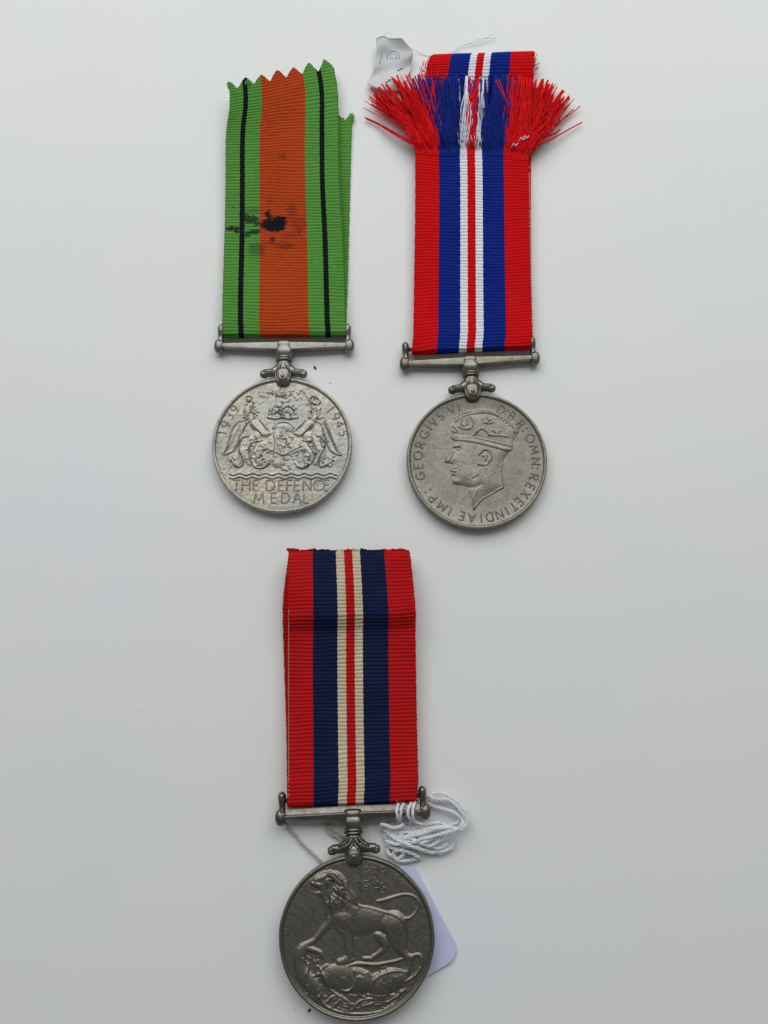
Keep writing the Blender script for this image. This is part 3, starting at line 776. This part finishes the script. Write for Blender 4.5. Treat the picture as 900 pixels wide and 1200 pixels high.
O2, K2 = (475, 450), 5.294
def t2(pts): return m2.tr(O2, K2, pts)
ANG = {}
leg = [('GEORGIVS', [254, 264, 275, 286, 297, 306, 313, 322]), ('VI', [335, 343]), ('D:BR:', [26, 32, 38, 50, 57]), ('OMN:', [67, 79, 91, 98]), ('REX', [107, 117, 126]), ('ET', [136, 143]),
       ('INDIAE', [151, 159, 169, 177, 186, 196]), ('IMP:', [208, 217, 229, 238])]
(c2x, c2y), = t2([(446, 449)])
for wd, an in leg:
    for ch, a in zip(wd, an):
        th = math.radians(90-a)-m2.rot
        letter(ch, 15.1*math.cos(th), 15.1*math.sin(th), 2.2, th-math.pi/2, ZF, M['olive_tone'], m2.disc, .20)
K_ = K2
head = [(285, 335), (298, 352), (296, 385), (288, 412), (268, 446), (245, 478), (250, 492), (270, 496), (287, 501), (281, 520), (279, 534), (298, 541), (285, 551), (284, 562), (300, 572), (291, 588), (296, 610), (312, 624), (345, 628), (383, 640), (400, 680), (415, 730), (425, 778),
        (452, 742), (490, 705), (535, 672), (605, 642), (598, 590), (590, 540), (598, 495), (618, 455), (645, 415), (652, 385), (560, 362), (420, 340)]
H = plateau(t2(head), 3.4)*.34
H = smax(H, plateau(t2([(283, 330), (290, 312), (287, 262), (300, 215), (350, 186), (420, 166), (500, 160), (580, 180), (640, 212), (682, 252), (700, 300), (668, 352), (655, 415), (540, 385), (420, 352), (300, 345)]), 3.0)*.28)
H = da(t2, [(290, 336), (420, 352), (545, 382), (650, 412)], [15, 15, 15, 15], .26, H)
H = da(t2, [(295, 322), (420, 334), (560, 362), (660, 388)], [6]*4, .24, H)
for (x, y, r, a) in ((340, 560, 2.2, .07), (400, 560, 2.6, .09), (440, 610, 2.0, .07), (350, 470, 2.4, .06), (480, 570, 2.6, .06), (430, 400, 3.0, .05)): H = ridge(H, t2([(x, y), (x+5, y+3)]), a, r, True)
H = ridge(H, t2([(360, 500), (352, 545), (358, 585)]), -.05, .7, True); H = ridge(H, t2([(470, 625), (430, 640), (392, 642)]), -.10, .5, True)
H = da(t2, [(262, 474), (275, 455), (296, 420)], [15, 11, 9], .26, H)
H = da(t2, [(303, 388), (335, 383)], [13, 9], .22, H); H = da(t2, [(322, 404), (336, 406)], [7, 6], .22, H)
H = da(t2, [(290, 541), (312, 543)], [8, 6], .28, H); H = da(t2, [(292, 560), (312, 560)], [9, 7], .24, H)
H = da(t2, [(310, 606), (330, 608)], [18, 16], .16, H)
ear = [(458, 436), (478, 412), (508, 406), (530, 428), (528, 465), (506, 494), (472, 506), (458, 496)]
H = da(t2, ear, [9]*8, .34, H); H = da(t2, [(478, 446), (500, 446), (496, 474)], [8]*3, .26, H)
for pts in ([(445, 660), (430, 700), (425, 740), (428, 776)], [(425, 776), (470, 722), (530, 682), (604, 642)], [(606, 640), (597, 590), (591, 540), (600, 492)],
            [(300, 215), (350, 186), (420, 166), (500, 160), (580, 180), (640, 212), (682, 252), (695, 300)], [(310, 232), (355, 202), (420, 184), (500, 178), (572, 196), (628, 228), (664, 262), (676, 300)]):
    H = ridge(H, t2(pts), .15, .22)
for pts in ([(440, 300), (470, 278), (500, 290), (520, 318)], [(520, 318), (560, 320), (600, 322), (632, 328)], [(330, 260), (350, 275), (385, 280), (410, 270), (420, 230), (400, 205)],
            [(350, 215), (345, 245), (365, 262)], [(380, 210), (382, 250)], [(478, 215), (500, 235), (530, 222)], [(485, 240), (520, 245), (540, 238)], [(500, 205), (515, 225)],
            [(540, 285), (560, 300)], [(580, 290), (570, 310)], [(300, 262), (320, 290)], [(290, 290), (310, 300)], [(440, 300), (420, 320)]):
    H = ridge(H, t2(pts), .17, .22)
for (x, y) in [(300+i*18, 196-22*math.sin(i*.2)) for i in range(20)]: H = da(t2, [(x, y if x < 560 else y+(x-560)*.55)], [6], .3, H)
# engraved lines: eye, mouth, jaw, hair
for pts, a in (([(312, 400), (330, 398), (342, 406)], -.16), ([(318, 410), (330, 415)], -.14), ([(278, 551), (312, 552)], -.18), ([(262, 496), (288, 500)], -.16), ([(425, 590), (450, 575)], -.14), ([(320, 425), (345, 418)], -.07),
               ([(455, 512), (480, 508), (508, 490)], -.14)):
    H = ridge(H, t2(pts), a, .26, True)
for k in range(16):
    x = 545+k*6; H = ridge(H, t2([(x, 400+k*1.5), (x-8, 440), (x-4-k, 500), (560-k*2, 560+k*3)]), .045*(1 if k % 2 else -1), .16, True)
H += np.where(H > .03, snoise(GX, GY, 9, 2.2, 3)*.02, 0)
relief_obj('portrait_relief', np.clip(H, 0, 1.1), ZF, M['olive_face'], m2.disc)

# ================================================================== MEDAL 3, dark medal with the lion
m3 = Medal((418, 1098.5), 1.3, math.radians(2.3),
           'dark grey medal with a standing lion, navy and crimson ribbon, white cord on its bar', M['dark_face'], M['dark_fit'])
suspender(m3, facet=1.35, ornate=True, rt=30.9)
r3 = ribbon(m3,
    front=[(339.5, 646, 4.0, 478.5, 645, 4.0), (338, 655, 5.2, 480.5, 653, 5.2), (337.6, 690, 6.6, 484, 686, 6.0), (337.4, 716, 6.6, 486.3, 711, 6.6), (337.2, 724, 6.4, 486.8, 719.5, 6.4), (337, 734, 5.2, 486.6, 730, 5.2), (337, 745, 4.3, 486.4, 742, 4.3),
           (336.6, 790, 3.8, 487, 788, 3.8), (337, 850, 3.8, 488, 846, 3.8), (337.2, 900, 4.2, 489.2, 894, 4.2), (337.4, 922, 4.6, 489.6, 915, 4.6)],
    back=[(337, 922, 2.0, 487, 915, 2.0), (336.3, 870, 1.2, 485, 868, 1.2), (335, 820, 1.0, 484, 820, 1.0), (333, 760, 1.3, 483, 760, 1.3), (331.8, 718, 3.2, 481, 716, 3.2), (333.5, 690, 3.2, 479, 688, 3.2), (338, 658, 2.4, 477, 656, 2.4), (340, 649, 2.3, 477, 648, 2.3)],
    xw=(-15.35, 15.3), cuts=(.200, .392, .459, .527, .590, .790), rt=30.9,
    mats=['red_old', 'navy', 'cream', 'red_old', 'cream', 'navy', 'red_old'], wob=.07, ribamp=.32, seed=3)
# rolled top edge with loose weft ends
it = []; ru = random.Random(9)
for k in range(150):
    u = ru.random(); x = 339.5+139*u; y = 645.5+ru.uniform(-2.0, 2.5); mi = 0 if (u < .2 or u > .79 or .459 < u < .527) else (2 if .392 < u < .59 else 1)
    it.append(([P(x-2, y+1, 4.2), P(x, y+ru.uniform(-1, .6), 4.8), P(x+2.2, y+1, 4.3)], .15, mi))
for k in range(26):
    it.append(([P(337.5, 645, 4), P(338+ru.uniform(-2, 8), 643+ru.uniform(-1, 2), 4.8), P(339+ru.uniform(-2, 12), 645+ru.uniform(-2, 4), 4.6)], .15, 0))
fuzz(m3, r3, it, [M['red_old'], M['navy'], M['cream']], 'frayed_edge')
# pale selvedge stitches down the left edge
b_ = MB()
for k in range(110):
    y = 668+k*2.45
    if y > 935: break
    z = np.interp(y, [655, 716, 724, 745, 800, 930], [5.6, 6.9, 6.7, 4.6, 4.1, 4.9])
    b_.tube(m3.tolocal(np.array([P(338.2, y, z), P(338.3, y+1.3, z+.05)])), .09, 5)
tagp(b_.build('selvedge_stitch', M['cream'], r3), kind='stuff')

O3, K3 = (320, 990), 4.5
def t3(pts): return m3.tr(O3, K3, pts)
K_ = K3*1.12
def d3(pts, rad, amp, H): return dm(t3, pts, rad, amp, H)
def a3(pts, rad, amp, H): return da(t3, pts, rad, amp, H)
H = np.zeros(GX.shape)
lion = [(190, 198), (215, 170), (260, 146), (305, 134), (350, 142), (388, 184), (408, 228), (438, 270), (450, 320), (510, 328), (580, 350), (640, 366), (685, 400), (700, 450), (704, 520), (700, 562), (660, 560), (620, 515), (590, 478), (545, 462), (470, 482), (425, 478), (380, 480),
        (345, 462), (318, 440), (300, 420), (284, 400), (272, 352), (262, 312), (254, 280), (232, 268), (220, 255), (240, 240), (206, 220)]
H = smax(H, plateau(t3(lion), 2.6)*.46)
H = d3([(345, 260), (360, 330), (400, 390)], [55, 60, 55], .24, H)
H = d3([(300, 180), (330, 220), (320, 270)], [38, 42, 34], .28, H)
H = a3([(225, 185), (262, 168), (285, 160)], [13, 15, 12], .22, H); H = a3([(208, 203), (240, 212)], [10, 12], .26, H); H = a3([(248, 190), (254, 192)], [6, 5], .30, H); H = a3([(285, 185), (292, 205)], [12, 10], .24, H)
H = d3([(240, 252), (262, 255)], [9, 12], .46, H)
H = a3([(345, 395), (380, 400), (393, 440), (402, 480)], [34, 40, 26, 20], .12, H); H = d3([(372, 395), (392, 450), (400, 520), (404, 590), (385, 605)], [50, 36, 27, 22, 20], .40, H)      # near foreleg
H = d3([(312, 350), (298, 410), (262, 450), (215, 505), (172, 530)], [34, 28, 19, 16, 20], .38, H)     # outstretched foreleg
H = d3([(635, 420), (655, 490), (672, 545), (700, 585), (726, 596)], [72, 52, 30, 22, 20], .36, H)     # near hind leg
H = d3([(560, 480), (592, 530), (570, 565), (530, 590)], [32, 23, 16, 13], .36, H)                    # far hind leg
H = d3([(480, 400), (560, 410)], [60, 55], .20, H)
H = d3([(685, 388), (722, 386), (755, 352), (770, 312), (742, 272), (692, 262), (640, 274), (595, 290), (550, 298)], [10, 9, 8, 8, 8, 8, 9, 12, 8], .42, H)
for k in range(95):                                                                                     # mane locks sweeping back and down
    r_ = random.Random(k+60); t = r_.random(); lay = r_.random()
    x = np.interp(t, [0, .3, .6, 1], [282, 318, 322, 286])+lay*np.interp(t, [0, .4, .8, 1], [30, 48, 55, 30]); y = np.interp(t, [0, .3, .6, 1], [150, 178, 240, 305])+lay*np.interp(t, [0, .4, 1], [0, 35, 30])
    a = np.interp(t, [0, .5, 1], [.5, 1.05, 1.75])+r_.uniform(-.25, .25); l = r_.uniform(22, 42)
    H = a3([(x, y), (x+l*.5*math.cos(a-.35), y+l*.5*math.sin(a-.35)), (x+l*math.cos(a), y+l*math.sin(a))], [r_.uniform(5, 8), r_.uniform(6, 9), 2], .22, H)
for k in range(60):
    r_ = random.Random(k+900); t = r_.random(); x = 292+110*t+r_.uniform(-14, 6); y = 142+16*t+120*t*t+r_.uniform(-2, 38)
    a = .45+1.0*t+r_.uniform(-.3, .3); l = r_.uniform(16, 32)
    H = a3([(x, y), (x+l*.5*math.cos(a-.4), y+l*.5*math.sin(a-.4)), (x+l*math.cos(a), y+l*math.sin(a))], [r_.uniform(4, 6), r_.uniform(4, 6), 2], .17, H)
for (x, y, r, a) in ((632, 425, 1.7, .16), (375, 385, 1.4, .14), (500, 390, 2.2, .10), (330, 290, 1.8, .12), (250, 205, 1.0, .08)): H = ridge(H, t3([(x, y), (x+6, y+4)]), a, r, True)
H = ridge(H, t3([(455, 350), (440, 400), (450, 460)]), -.09, .6, True); H = ridge(H, t3([(585, 375), (560, 420), (585, 465)]), -.09, .5, True); H = ridge(H, t3([(500, 440), (540, 445), (570, 440)]), -.05, .5, True)
# dragon beneath
H = d3([(172, 532), (150, 560), (140, 620), (165, 690), (215, 745), (240, 790)], [22, 32, 32, 40, 38, 26], .40, H)
H = d3([(170, 540), (215, 555), (250, 570), (262, 598)], [16, 15, 12, 7], .46, H)
H = d3([(300, 690), (380, 700), (470, 720)], [56, 72, 60], .36, H)
H = d3([(560, 740), (620, 710), (680, 700)], [66, 60, 38], .36, H)
H = d3([(350, 655), (440, 628), (540, 632), (650, 612), (690, 598)], [10, 12, 10, 9, 8], .48, H)
H = d3([(350, 620), (385, 612), (415, 606)], [20, 22, 16], .42, H); H = d3([(520, 600), (480, 600)], [12, 12], .42, H)
H = d3([(735, 585), (768, 580), (785, 610), (775, 655), (745, 690)], [9, 11, 11, 9, 7], .44, H)
H = d3([(230, 690), (262, 650), (285, 635)], [10, 12, 10], .46, H)
H = d3([(650, 745), (680, 728), (690, 760), (672, 775)], [12, 14, 10, 8], .42, H)
H = d3([(700, 690), (720, 640), (715, 600)], [16, 13, 10], .38, H)
for pts in ([(430, 660), (442, 700), (425, 748), (380, 775)], [(512, 762), (535, 710), (585, 678), (650, 662), (700, 668)], [(240, 640), (270, 690), (300, 760), (340, 790)], [(360, 770), (400, 768)], [(215, 690), (260, 680), (270, 720)],
            [(280, 830), (320, 798), (365, 805), (400, 835), (402, 872)], [(330, 845), (352, 818)], [(415, 872), (450, 830), (500, 812), (560, 815), (590, 808)], [(470, 850), (520, 838)], [(240, 800), (280, 850), (350, 880), (450, 892), (560, 880), (640, 840)],
            [(600, 830), (650, 800), (700, 760)], [(700, 720), (760, 680), (775, 650)], [(560, 640), (565, 665)], [(500, 790), (560, 800), (640, 790)], [(180, 740), (195, 790), (230, 820)], [(160, 600), (185, 640), (175, 690)]):
    H = ridge(H, t3(pts), .20, .24)
for k in range(70):
    r_ = random.Random(k+200); x = r_.uniform(150, 720); y = r_.uniform(740, 880)
    if (x-440)**2/300**2+(y-800)**2/90**2 > 1: continue
    a = r_.uniform(-.6, .6); l = r_.uniform(10, 40)
    H = d3([(x, y), (x+l*math.cos(a), y+l*math.sin(a))], [r_.uniform(5, 10)]*2, .28, H)
for k in range(26):
    r_ = random.Random(k+400); x = r_.uniform(135, 260); y = r_.uniform(590, 800); H = d3([(x, y), (x+r_.uniform(-8, 14), y+r_.uniform(6, 16))], [6, 4], .46, H)
for k in range(26):
    r_ = random.Random(k+700); x = r_.uniform(150, 700); y = r_.uniform(650, 830); a = r_.uniform(-1.2, 1.2); l = r_.uniform(18, 50)
    H = ridge(H, t3([(x, y), (x+l*.5*math.cos(a), y+l*.5*math.sin(a)), (x+l*math.cos(a+.8), y+l*math.sin(a+.8))]), r_.choice((.06, .08, -.07)), .22, True)
for pts, a in (([(345, 262), (400, 300), (440, 325)], -.10), ([(330, 395), (345, 430), (372, 450)], -.14), ([(452, 470), (540, 455), (590, 470)], -.12), ([(205, 232), (235, 236)], -.22), ([(240, 192), (255, 196)], -.14), ([(288, 215), (282, 260), (300, 300)], -.10),
               ([(600, 365), (605, 420), (590, 465)], -.08), ([(300, 330), (305, 380), (318, 425)], -.14), ([(420, 400), (432, 440), (428, 480)], -.12)):
    H = ridge(H, t3(pts), a, .32, True)
for pts in ([(196, 194), (225, 166), (262, 147), (304, 136)], [(385, 195), (398, 232), (430, 272), (450, 318), (510, 329), (580, 350), (640, 367), (684, 400), (701, 450), (704, 520)]): H = ridge(H, t3(pts), .16, .22)
H += np.where(H > .03, snoise(GX, GY, 12, 1.8, 3)*.02, 0)
relief_obj('lion_relief', np.clip(H, 0, 1.1), ZF, M['dark_face'], m3.disc)
def t3b(pts): return m3.tr((400, 1005), 8.18, pts)
for ch, x, y in (('1', 178, 140), ('9', 240, 134), ('3', 322, 145), ('9', 402, 132), ('1', 180, 268), ('9', 240, 268), ('4', 338, 268), ('5', 402, 290)):
    put(m3, t3b, ch, x, y, 2.25, 0, M['dark_face'], .20)

# ================================================================== card tag and cotton cord under the dark medal
tg = empty('string_tag', P(470, 1080, 0)); tagp(tg, label='lilac white card tag with looped white cotton cord, half hidden under the dark medal', category='tag')
tgo = P(470, 1080, 0)
def rel(W): return np.asarray(W) - tgo
# rounded rectangle, corner at about (539,1118)
c0 = P(540.5, 1119, 0)[:2]; dA = P(492, 1022, 0)[:2]-P(531, 1096, 0)[:2]; dA /= np.linalg.norm(dA)
dB = np.array([-dA[1], dA[0]]); 
if dB[0] > 0: dB = -dB
Wt, Lt_, rc = 22.0, 24.3, 3.6
def corner(o, a, b2, r, n=7):
    return [o + a*r*(1-math.cos(t)) + b2*r*(1-math.sin(t)) for t in np.linspace(0, math.pi/2, n)]
pts = []
c1 = c0+dA*Lt_; c3 = c0+dB*Wt; c2_ = c1+dB*Wt
for (o, a, b2) in ((c0, dB, dA), (c1, -dA, dB), (c2_, -dB, -dA), (c3, dA, -dB)): pts += corner(o, b2, a, rc)
if sum(p[0]*q[1]-p[1]*q[0] for p, q in zip(pts, pts[1:]+pts[:1])) < 0: pts = pts[::-1]
b_ = MB(); rings = [[(p[0]-tgo[0], p[1]-tgo[1], z) for p in pts] for z in (.35, .40, .78, .85)]
b_.loft(rings)
b_.build('card', M['card'], tg, smooth=True, sharp=35)

FIB = []
def cord(mb, pxs, r=.30, pitch=2.0, mi=0):
    path = catmull([P(x, y, z) for (x, y, z) in pxs], .3)
    rs = np.random.RandomState(int(abs(pxs[0][0]*13+pxs[0][1]*7)) % 9999)
    path = path+np.stack([snoise(path[:, 0], path[:, 1], rs.randint(99), 7, 2)*.25, snoise(path[:, 0], path[:, 1], rs.randint(99), 7, 2)*.25, np.zeros(len(path))], 1)
    s_ = np.concatenate([[0], np.cumsum(np.linalg.norm(np.diff(path, axis=0), axis=1))])
    T = np.gradient(path, axis=0); T /= np.linalg.norm(T, axis=1, keepdims=True)+1e-9
    A = np.cross(T, [0, 0, 1.0]); A /= np.linalg.norm(A, axis=1, keepdims=True)+1e-9
    for i in range(1, len(A)):
        if np.dot(A[i], A[i-1]) < 0: A[i] = -A[i]
    B = np.cross(A, T); r = r*.86
    tw = s_/(pitch*2.3)*2*np.pi+1.2*np.sin(s_*.45+rs.rand()*6)
    for k in range(4):
        a = tw+k*np.pi/2; rad = r*(.75+.25*np.sin(s_*.9+k*1.7))
        mb.tube(rel(path+(rad*np.cos(a))[:, None]*A*1.25+(rad*np.sin(a))[:, None]*B*.8), r*.62*(1+.15*np.sin(s_*1.3+k)), 5, mi)
    for k in range(int(s_[-1]*1.6)):
        i0 = rs.randint(0, len(path)); d = rs.normal(size=3); d[2] = abs(d[2])*.6; d /= np.linalg.norm(d); L = rs.uniform(.5, 1.3)
        FIB.append(rel(np.array([path[i0], path[i0]+d*L*.6+T[i0]*.2, path[i0]+d*L+T[i0]*rs.uniform(-.8, .8)])))
def z6(pts): return [(430+x/6.92, 920+y/6.92, z) for (x, y, z) in pts]
b_ = MB()
for (x0, x1) in ((235, 250), (268, 270), (330, 345), (372, 372)):        # turns round the bar
    cord(b_, z6([(x0+35, 135, 2.4), (x0+20, 155, 4.6), (x0, 200, 5.5), (x0+2, 245, 5.4), (x1+5, 285, 4.4), (x1+12, 305, 2.6)]), .27)
cord(b_, z6([(110, 322, 2.4), (160, 335, 3.2), (215, 345, 3.4), (270, 328, 3.6), (300, 308, 3.0)]), .32)
cord(b_, z6([(480, 105, 1.6), (560, 78, 2.0), (640, 82, 2.2), (720, 120, 2.4), (775, 180, 2.4), (805, 240, 2.2), (800, 300, 2.2), (755, 350, 2.6), (680, 345, 3.2), (560, 365, 3.6), (440, 398, 3.6), (330, 425, 3.2), (250, 440, 2.8)]))
cord(b_, z6([(488, 150, 1.4), (560, 170, 1.6), (640, 190, 1.8), (720, 232, 2.0), (775, 280, 2.2), (760, 330, 2.8), (700, 370, 3.4), (590, 400, 3.8), (470, 430, 3.6), (370, 468, 3.4), (280, 470, 3.0)]))
cord(b_, z6([(495, 90, 2.4), (570, 118, 2.6), (650, 130, 2.6), (715, 165, 2.4), (770, 215, 2.6), (815, 270, 2.8), (790, 335, 3.0), (740, 375, 2.6)]))
cord(b_, z6([(500, 130, .9), (600, 140, 1.0), (690, 165, 1.2), (750, 230, 1.2), (740, 300, 1.2), (650, 330, 1.6), (540, 345, 2.4), (430, 370, 2.6), (330, 400, 2.4)]))
cord(b_, z6([(385, 300, 2.4), (440, 320, 2.8), (500, 318, 2.4), (570, 308, 1.8), (640, 322, 1.4)]))
cord(b_, z6([(380, 310, 1.8), (440, 345, 2.2), (530, 360, 1.8), (600, 350, 1.4)]))
cord(b_, z6([(705, 395, 2.4), (715, 440, 1.8), (680, 500, 1.4), (610, 535, 1.4), (520, 545, 1.8), (420, 520, 2.6), (320, 495, 3.0), (220, 470, 2.8), (160, 455, 2.2)]))
cord(b_, z6([(610, 555, 1.0), (540, 550, 1.2), (460, 530, 2.6), (380, 500, 3.4), (300, 470, 3.4), (230, 440, 2.6), (150, 400, 1.8)]))
cord(b_, z6([(690, 400, 2.0), (600, 440, 2.6), (520, 480, 2.8), (440, 470, 3.0), (370, 450, 3.2), (300, 430, 2.8), (200, 400, 2.2)]))
cord(b_, z6([(640, 380, 2.8), (540, 425, 3.2), (450, 470, 3.4), (520, 500, 2.4), (590, 510, 1.8), (660, 480, 1.4)]))
cord(b_, z6([(440, 585, 1.0), (360, 605, 1.2), (290, 610, 1.4), (240, 595, 1.4), (215, 560, 1.6), (260, 530, 2.2), (340, 540, 2.4), (430, 575, 1.8)]))
cord(b_, z6([(170, 500, 1.4), (230, 520, 2.0), (300, 545, 2.0), (250, 590, 1.4), (190, 560, 1.2), (160, 510, 1.0)]))
for k in range(9):                                                       # densely laid turns near the bar
    cord(b_, z6([(105+k*9, 335+k*6, 1.0+.12*k), (175+k*12, 350+k*13, 1.3+.1*k), (280+k*12, 345+k*15, 1.6), (380+k*8, 350+k*12, 1.7), (450+k*8, 340+k*14, 1.3)]), .26)
for k in range(6): cord(b_, z6([(140+k*18, 355+k*30, 1.6), (210+k*22, 372+k*27, 2.2), (300+k*20, 385+k*24, 2.4), (390+k*14, 372+k*22, 2.2), (470+k*20, 360+k*20, 1.8)]), .26)
for k in range(5): cord(b_, z6([(130+k*6, 400+k*24, .9), (190+k*6, 415+k*26, 1.4), (270+k*8, 430+k*27, 1.5), (350+k*6, 450+k*25, 1.1)]), .26)
b_.build('cord', M['cotton'], tg)
b_ = MB()
for f_ in FIB: b_.tube(f_, .028, 3)
tagp(b_.build('loose_fibre', M['cotton'], tg), kind='stuff')
b_ = MB()
cord(b_, [(336, 964, 1.0), (342, 973, .9), (350, 982, .8), (358, 992, .8), (364, 998, .8), (372, 1005, .8), (384, 1014, .6)], .26, 2.2)
cord(b_, [(380, 964, 1.2), (384, 972, 1.0), (391, 979, .9), (399, 985, .9), (408, 996, .7)], .26, 2.2)
cord(b_, [(384, 966, .9), (390, 973, .8), (398, 979, .8), (406, 984, .8)], .24, 2.2)
ob = b_.build('cord', M['cotton_grey'], tg); tagp(ob, label='greyer end of the cord running under the suspender bar')

# ================================================================== crumpled paper label by the fringe
lb0 = P(457, 75, 0); lb = empty('paper_label', lb0)
tagp(lb, label='small crumpled grey paper label with faded teal ring mark, beside the red fringe', category='label')
Lf = [(440.3, 46), (441.8, 58), (440.6, 70), (438, 81), (434.5, 90), (431, 98.8)]; Rt = [(470.5, 45), (484, 60), (483.5, 69), (481.5, 80), (477.5, 92), (471.5, 106.5)]
nu, nv_ = 26, 32; V = []; F = []
Lc = catmull([(*p, 0) for p in Lf], .01) if False else None
lv = np.linspace(0, 1, len(Lf))
def lab(u, v):
    lx = np.interp(v, lv, [p[0] for p in Lf]); ly = np.interp(v, lv, [p[1] for p in Lf])
    rx = np.interp(v, lv, [p[0] for p in Rt]); ry = np.interp(v, lv, [p[1] for p in Rt])
    x = lx+(rx-lx)*u; y = ly+(ry-ly)*u
    if v < .12: y += -3.2*math.sin(min(1, u*1.9)*math.pi)*(1-v/.12)*(1 if u < .55 else .5)
    y += 5.0*math.sin(u*math.pi)*max(0, v-.8)/.2*.8
    z = .7+2.4*(1-v)**2*(.5+u*.5)+1.0*abs(u-.45)+.35*math.sin(u*7+v*5)+1.3*max(0, (v-.62))*(1-u)*2+.25*math.sin(v*13+u*4)
    return P(x, y, max(.3, z))
for zz in (0, .12):
    for j in range(nv_+1):
        for i in range(nu+1):
            p = lab(i/nu, j/nv_); V.append((p[0]-lb0[0], p[1]-lb0[1], p[2]+zz))
n_ = (nu+1)*(nv_+1)
for j in range(nv_):
    for i in range(nu):
        a = j*(nu+1)+i; F.append((a+n_, a+nu+1+n_, a+nu+2+n_, a+1+n_)); F.append((a, a+1, a+nu+2, a+nu+1))
for j in range(nv_):
    for i in (0, nu):
        a = j*(nu+1)+i; F.append((a, a+nu+1, a+nu+1+n_, a+n_))
for i in range(nu):
    for j in (0, nv_):
        a = j*(nu+1)+i; F.append((a, a+1, a+1+n_, a+n_))
b_ = MB(); b_.add(V, F); b_.build('paper', M['label_paper'], lb)
def onlab(u, v):
    p = lab(u, v); return (p[0]-lb0[0], p[1]-lb0[1], p[2]+.14)
b_ = MB()
b_.tube([onlab(.47+.17*math.cos(t), .345-.115*math.sin(t)) for t in np.linspace(-.5, math.pi+.5, 22)], .13, 5, zs=.3)
b_.tube([onlab(.47+.09*math.cos(t), .36-.075*math.sin(t)) for t in np.linspace(-.7, math.pi+.7, 16)], .10, 5, zs=.3)
b_.tube([onlab(.44, .36), onlab(.44, .41)], .10, 5, zs=.3); b_.tube([onlab(.52, .36), onlab(.52, .41)], .10, 5, zs=.3)
b_.tube([onlab(.15, .27), onlab(.14, .36), onlab(.12, .5)], .10, 5, zs=.3)
b_.build('ring_mark', M['teal_ink'], lb)
b_ = MB()
b_.tube([onlab(.66, .66), onlab(.71, .63), onlab(.78, .60)], .16, 5, zs=.4); b_.tube([onlab(.45, .88), onlab(.52, .86), onlab(.58, .83), (onlab(.5, .84))], .18, 5, zs=.4)
b_.build('ink_mark', M['dark_ink'], lb)
b_ = MB()
b_.tube([P(x, y, z)-lb0 for (x, y, z) in [(482, 56, 1.6), (489, 60, .6), (497, 64, .3), (506, 66, .3), (516, 66.5, .4)]], .09, 5)
b_.tube(catmull([P(x, y, z)-lb0 for (x, y, z) in [(516, 66.5, .4), (530, 61, .5), (543, 53, .6), (556, 50, .8), (566, 47, 1.0), (574, 42, 1.3), (580, 39, 1.5)]], 1), .07, 5)
b_.tube(catmull([P(x, y, z)-lb0 for (x, y, z) in [(545, 53, .6), (556, 48, .9), (566, 45, 1.0), (574, 45, .7), (582, 44.5, .6)]], 1), .07, 5)
b_.tube(catmull([P(x, y, z)-lb0 for (x, y, z) in [(450, 43, 2.6), (454, 38, 1.4), (459, 41, 1.8), (458, 44, 2.6)]], 1), .07, 5)
b_.build('thread', M['thread_white'], lb)

# ================================================================== specks of grit
def speck(px, py, sx, sy, rot, label):
    c = P(px, py, 0); o_ = MB(); V = []
    o_.ell((0, 0, sy*.45), (sx, sy, sy*.45), 9, 6, 1.2, rot)
    rs = random.Random(int(px)); o_.v[0] = o_.v[0]+np.array([[rs.uniform(-.12, .12)*sy for _ in range(3)] for _ in range(len(o_.v[0]))])
    o_.v[0][:, 2] = np.maximum(o_.v[0][:, 2], 0.004)
    ob = o_.build('grit_speck', M['crumb'], smooth=False); ob.location = tuple(c*S)
    tagp(ob, label=label, category='speck', group='specks of grit on the tabletop')
speck(369.2, 431.2, .62, .30, -1.0, 'black grit speck just below the bar of the pale medal, right of its claw')
speck(387, 449, .17, .15, .4, 'tiniest dark speck outside the rim of the pale medal, upper right')
speck(362.5, 1184, .50, .30, .8, 'black grit speck at the lower left rim of the dark medal')
